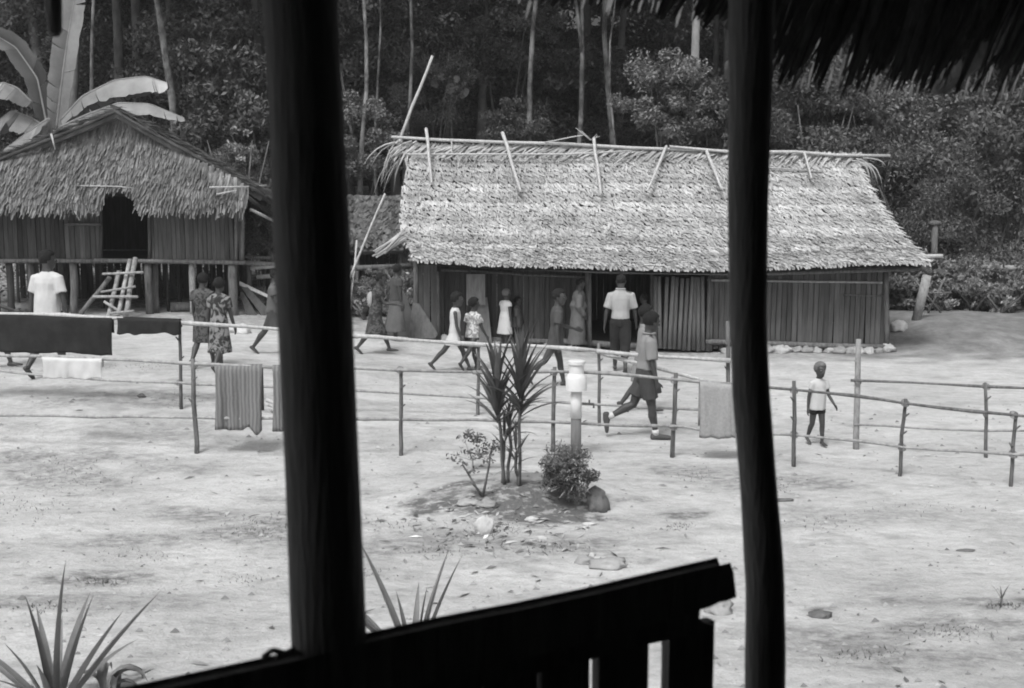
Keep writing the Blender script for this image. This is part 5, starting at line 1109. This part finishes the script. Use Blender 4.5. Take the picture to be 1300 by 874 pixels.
            if kind == 'wrap':
                for k in 'LR': sh, e1, w1, d2 = arms[k]; mb.tube([sh, e1, w1], [.045 * h, .045 * h, .04 * h], 12)
            elif sl and kind == 'dress': sleeve(mb, sl, ex * 1.2, 1.15)
            nm = 'skirt' if kind == 'skirt' else ('dress' if kind == 'dress' else 'wrap_cloth')
        elif kind == 'shoes':
            for k in 'LR':
                hp, kn, an, fd, fu = J[k]; sole = an - fu * .02 * h; sid = fd.cross(fu); mb = MB()
                mb.loft([(sole - fd * .042 * h, sid, fu, .016 * h, .016 * h), (sole - fd * .03 * h, sid, fu, .026 * h, .026 * h), (sole + fd * .015 * h, sid, fu, .027 * h, .03 * h), (sole + fd * .06 * h - fu * .004 * h, sid, fu, .031 * h, .021 * h), (sole + fd * .105 * h - fu * .007 * h, sid, fu, .029 * h, .016 * h), (sole + fd * .125 * h - fu * .009 * h, sid, fu, .018 * h, .011 * h)], 12)
                link('shoe', remesh(mb, .008, 2, m, name='shoe'), root)
                if len(it) > 2:
                    mb = MB(); mb.tube([an - (an - kn).normalized() * -.005 * h, an.lerp(kn, .18)], [.026 * h, .027 * h], 12); mb.build('sock', it[2], root)
            continue
        elif kind == 'bundle':
            c = T(it[2][2], it[2][0], it[2][1]); r_ = it[3]
            mb.ell(c, (r_[0] * h, r_[1] * h, r_[2] * h), 12, 8); nm = it[4]
        elif kind == 'collar':
            c = T(sho + .03); mb.tube([c + axx * (.045 * h * math.cos(t)) + axy * (.045 * h * math.sin(t)) for t in [i * .45 for i in range(15)]], .011 * h, 8); nm = 'collar'
        link(nm, remesh(mb, .012, 3, m, it[-1] if isinstance(it[-1], float) and kind == 'x' else .0125, 8.0 if kind != 'wrap' else 11.0, u * .13, nm), root)
    if cap:
        mb = MB(); mb.ell(hp_(0, -.04, .25), (.4 * hs, .47 * hs, .32 * hs), 14, 8); mb.build('cap', cap, root)
    return root
def walk(a=28, sw=1, arm=20, el=15, back_knee=28, front_knee=6, ab=8, foot=(0, 0)):
    f_, b_ = (a, front_knee), (-a * .8, back_knee)
    return dict(legs=(f_, b_) if sw > 0 else (b_, f_), arms=((-arm * sw, ab, el), (arm * sw, ab, el)), foot=foot)
STAND = dict(legs=((2, 3), (-2, 3)), arms=((2, 7, 10), (-2, 7, 10)))
person('man in a white T-shirt seen from behind at the far left', 65, 478, 317, 15, dict(legs=((-14, 30), (16, 6)), arms=((-6, 14, 8), (-4, 16, 10)), foot=(0, 0)), [('shirt', 'shirt_white', .44, .72, 1.12), ('shorts', 'cotton_dark', .85)], yaw=50, hairs=1.25)
person('person in dark clothes cut off by the left edge of the picture', -6, 468, 340, 80, walk(20, 1, 30, 40), [('shirt', 'cotton_mid', .47, .6), ('shorts', 'cotton_dark', .9)])
person('person in dark print half hidden behind the woman in the printed dress', 260, 466, 346, 10, walk(16, -1, 6), [('dress', 'print_mid', .27, .5, .6)], hairs=1.25)
person('woman in a boldly printed dress seen from behind between stilt hut and fence', 280, 474, 352, 18, walk(16, 1, 8, 12), [('dress', 'print_dark', .22, .6, .8)], hairs=1.3)
person('person striding, half hidden by the left side of the thick veranda post', 349, 450, 341, 92, walk(32, 1, 18, 40, 12), [('shirt', 'cotton_grey', .5, .5), ('skirt', 'cotton_mid', .33, 0, .3)], kid=.2)
person('woman walking with a white cloth on her back and a dark bundle', 477, 450, 346, 84, walk(24, 1, 30, 55, 20), [('dress', 'print_mid', .26, .4, .9), ('bundle', 'shirt_light', (-.03, -.075, .66), (.08, .045, .1), 'white_bundle'), ('bundle', 'cotton_dark', (-.05, -.11, .52), (.05, .05, .055), 'dark_bundle')], kid=.2, lean=8)
person('person in a long grey skirt standing behind the woman with the bundle', 503, 432, 335, 60, STAND, [('shirt', 'cotton_mid', .52, .4), ('skirt', 'cotton_grey', .12, 0, 2.0)], hairs=1.3)
person('girl in a sleeveless white dress striding to the right', 577, 471, 370, 88, dict(legs=((26, 4), (-34, 10)), arms=((-4, 6, 8), (6, 8, 14)), foot=(0, 0)), [('dress', 'shirt_white', .36, 0, 1.9)], kid=.8, slim=.85, hairs=1.2)
person('child in a pale printed shirt and dark skirt beside the girl in white', 600, 470, 377, 40, dict(legs=((20, 6), (-34, 14)), arms=((-8, 12, 12), (12, 12, 20)), foot=(0, 0)), [('shirt', 'print_light', .46, .6, 1.1), ('skirt', 'cotton_dark', .32, 0, .5)], kid=.8, slim=.95, hairs=1.25, yaw=30)
person('small child in a long white dress standing at the hut wall', 641, 442, 366, 50, STAND, [('dress', 'shirt_white', .24, .3, 1.1)], kid=1.0, slim=1.08, hair='hair_grey', hairs=1.0)
person('child in a grey shirt and dark shorts behind the small child in white', 655, 441, 376, 95, STAND, [('shirt', 'cotton_grey', .4, .9, 1.3), ('shorts', 'cotton_dark', .9)], kid=.9, slim=1.05)
person('youth in a dark dress walking right and looking round, beside the canister post', 705, 491, 366, 80, dict(legs=((14, 4), (-30, 22)), arms=((24, 8, 50), (-10, 10, 14)), foot=(0, 0)), [('dress', 'cotton_mid', .40, .7, .7)], kid=.5, slim=.92, yaw=28, hairs=1.1)
person('woman wrapped in a long grey cloth standing at the dark doorway', 733, 446, 353, 85, dict(legs=((4, 4), (-6, 6)), arms=((-4, 6, 30), (-6, 6, 34)), **{'in': .35}), [('wrap', 'cotton_grey', .1, 0, 1.0)], slim=1.2, hairs=.95)
person('man in a light shirt and dark trousers seen from behind, walking to the doorway', 787, 473, 348, 4, dict(legs=((12, 6), (-10, 22)), arms=((-8, 15, 14), (4, 15, 22)), foot=(0, 0)), [('shirt', 'shirt_light', .54, .85, .92), ('collar', 'shirt_light'), ('trousers', 'cotton_dark', 1.5)], hairs=.9)
person('child just right of the man in the light shirt, by the doorway', 819, 446, 372, 300, STAND, [('shirt', 'cotton_mid', .45, .6), ('shorts', 'cotton_dark', .9)], kid=.8)
person('child hidden behind the striding boy, only head and shoulder showing', 814, 524, 386, 80, walk(14, -1, 4), [('shirt', 'shirt_grey', .48, .6), ('shorts', 'shirt_grey', .9)], kid=.6, slim=.75, hairs=1.1)
person('boy in a grey shirt, dark shorts and shoes striding along the fenced path', 818, 557, 395, 84, dict(legs=((-20, 44), (11, 2)), arms=((4, 8, 8), (2, 10, 12)), foot=(-20, 0)), [('shirt', 'shirt_grey', .555, .82, .95), ('collar', 'shirt_grey'), ('shorts', 'cotton_mid', .7, 1.08), ('shoes', 'leather', 'cloth_white')], kid=.35, slim=1.0, hairs=1.1, yaw=-14, head_tilt=8, lean=4)
person('small child in a loose white shirt coming towards the front fence on the right', 1036, 567, 458, 165, dict(legs=((12, 10), (-8, 22)), arms=((10, 12, 40), (-6, 10, 10)), foot=(0, 0)), [('shirt', 'shirt_white', .43, .5, 1.15), ('shorts', 'cotton_dark', .45, 1.0)], kid=1.0, slim=.9, hair='hair_grey', hairs=1.2)
bpy.data.scenes.remove(TMP)

# ------------------------------------------------------------------ faint humid haze over the clearing
mb = MB(); mb.box((0, 0, 22), (400, 400, 51)); hz_m = bpy.data.materials.new('haze'); hz_m.use_nodes = True; t = hz_m.node_tree; t.nodes.remove(t.nodes['Principled BSDF'])
pv = t.nodes.new('ShaderNodeVolumePrincipled'); pv.inputs['Color'].default_value = (.9, .9, .9, 1); pv.inputs['Density'].default_value = .0009; t.links.new(pv.outputs[0], t.nodes['Material Output'].inputs['Volume'])
o = mb.build('haze', hz_m, None, None, False); tag(o, 'faint humid haze over the clearing', 'haze', None, 'stuff')
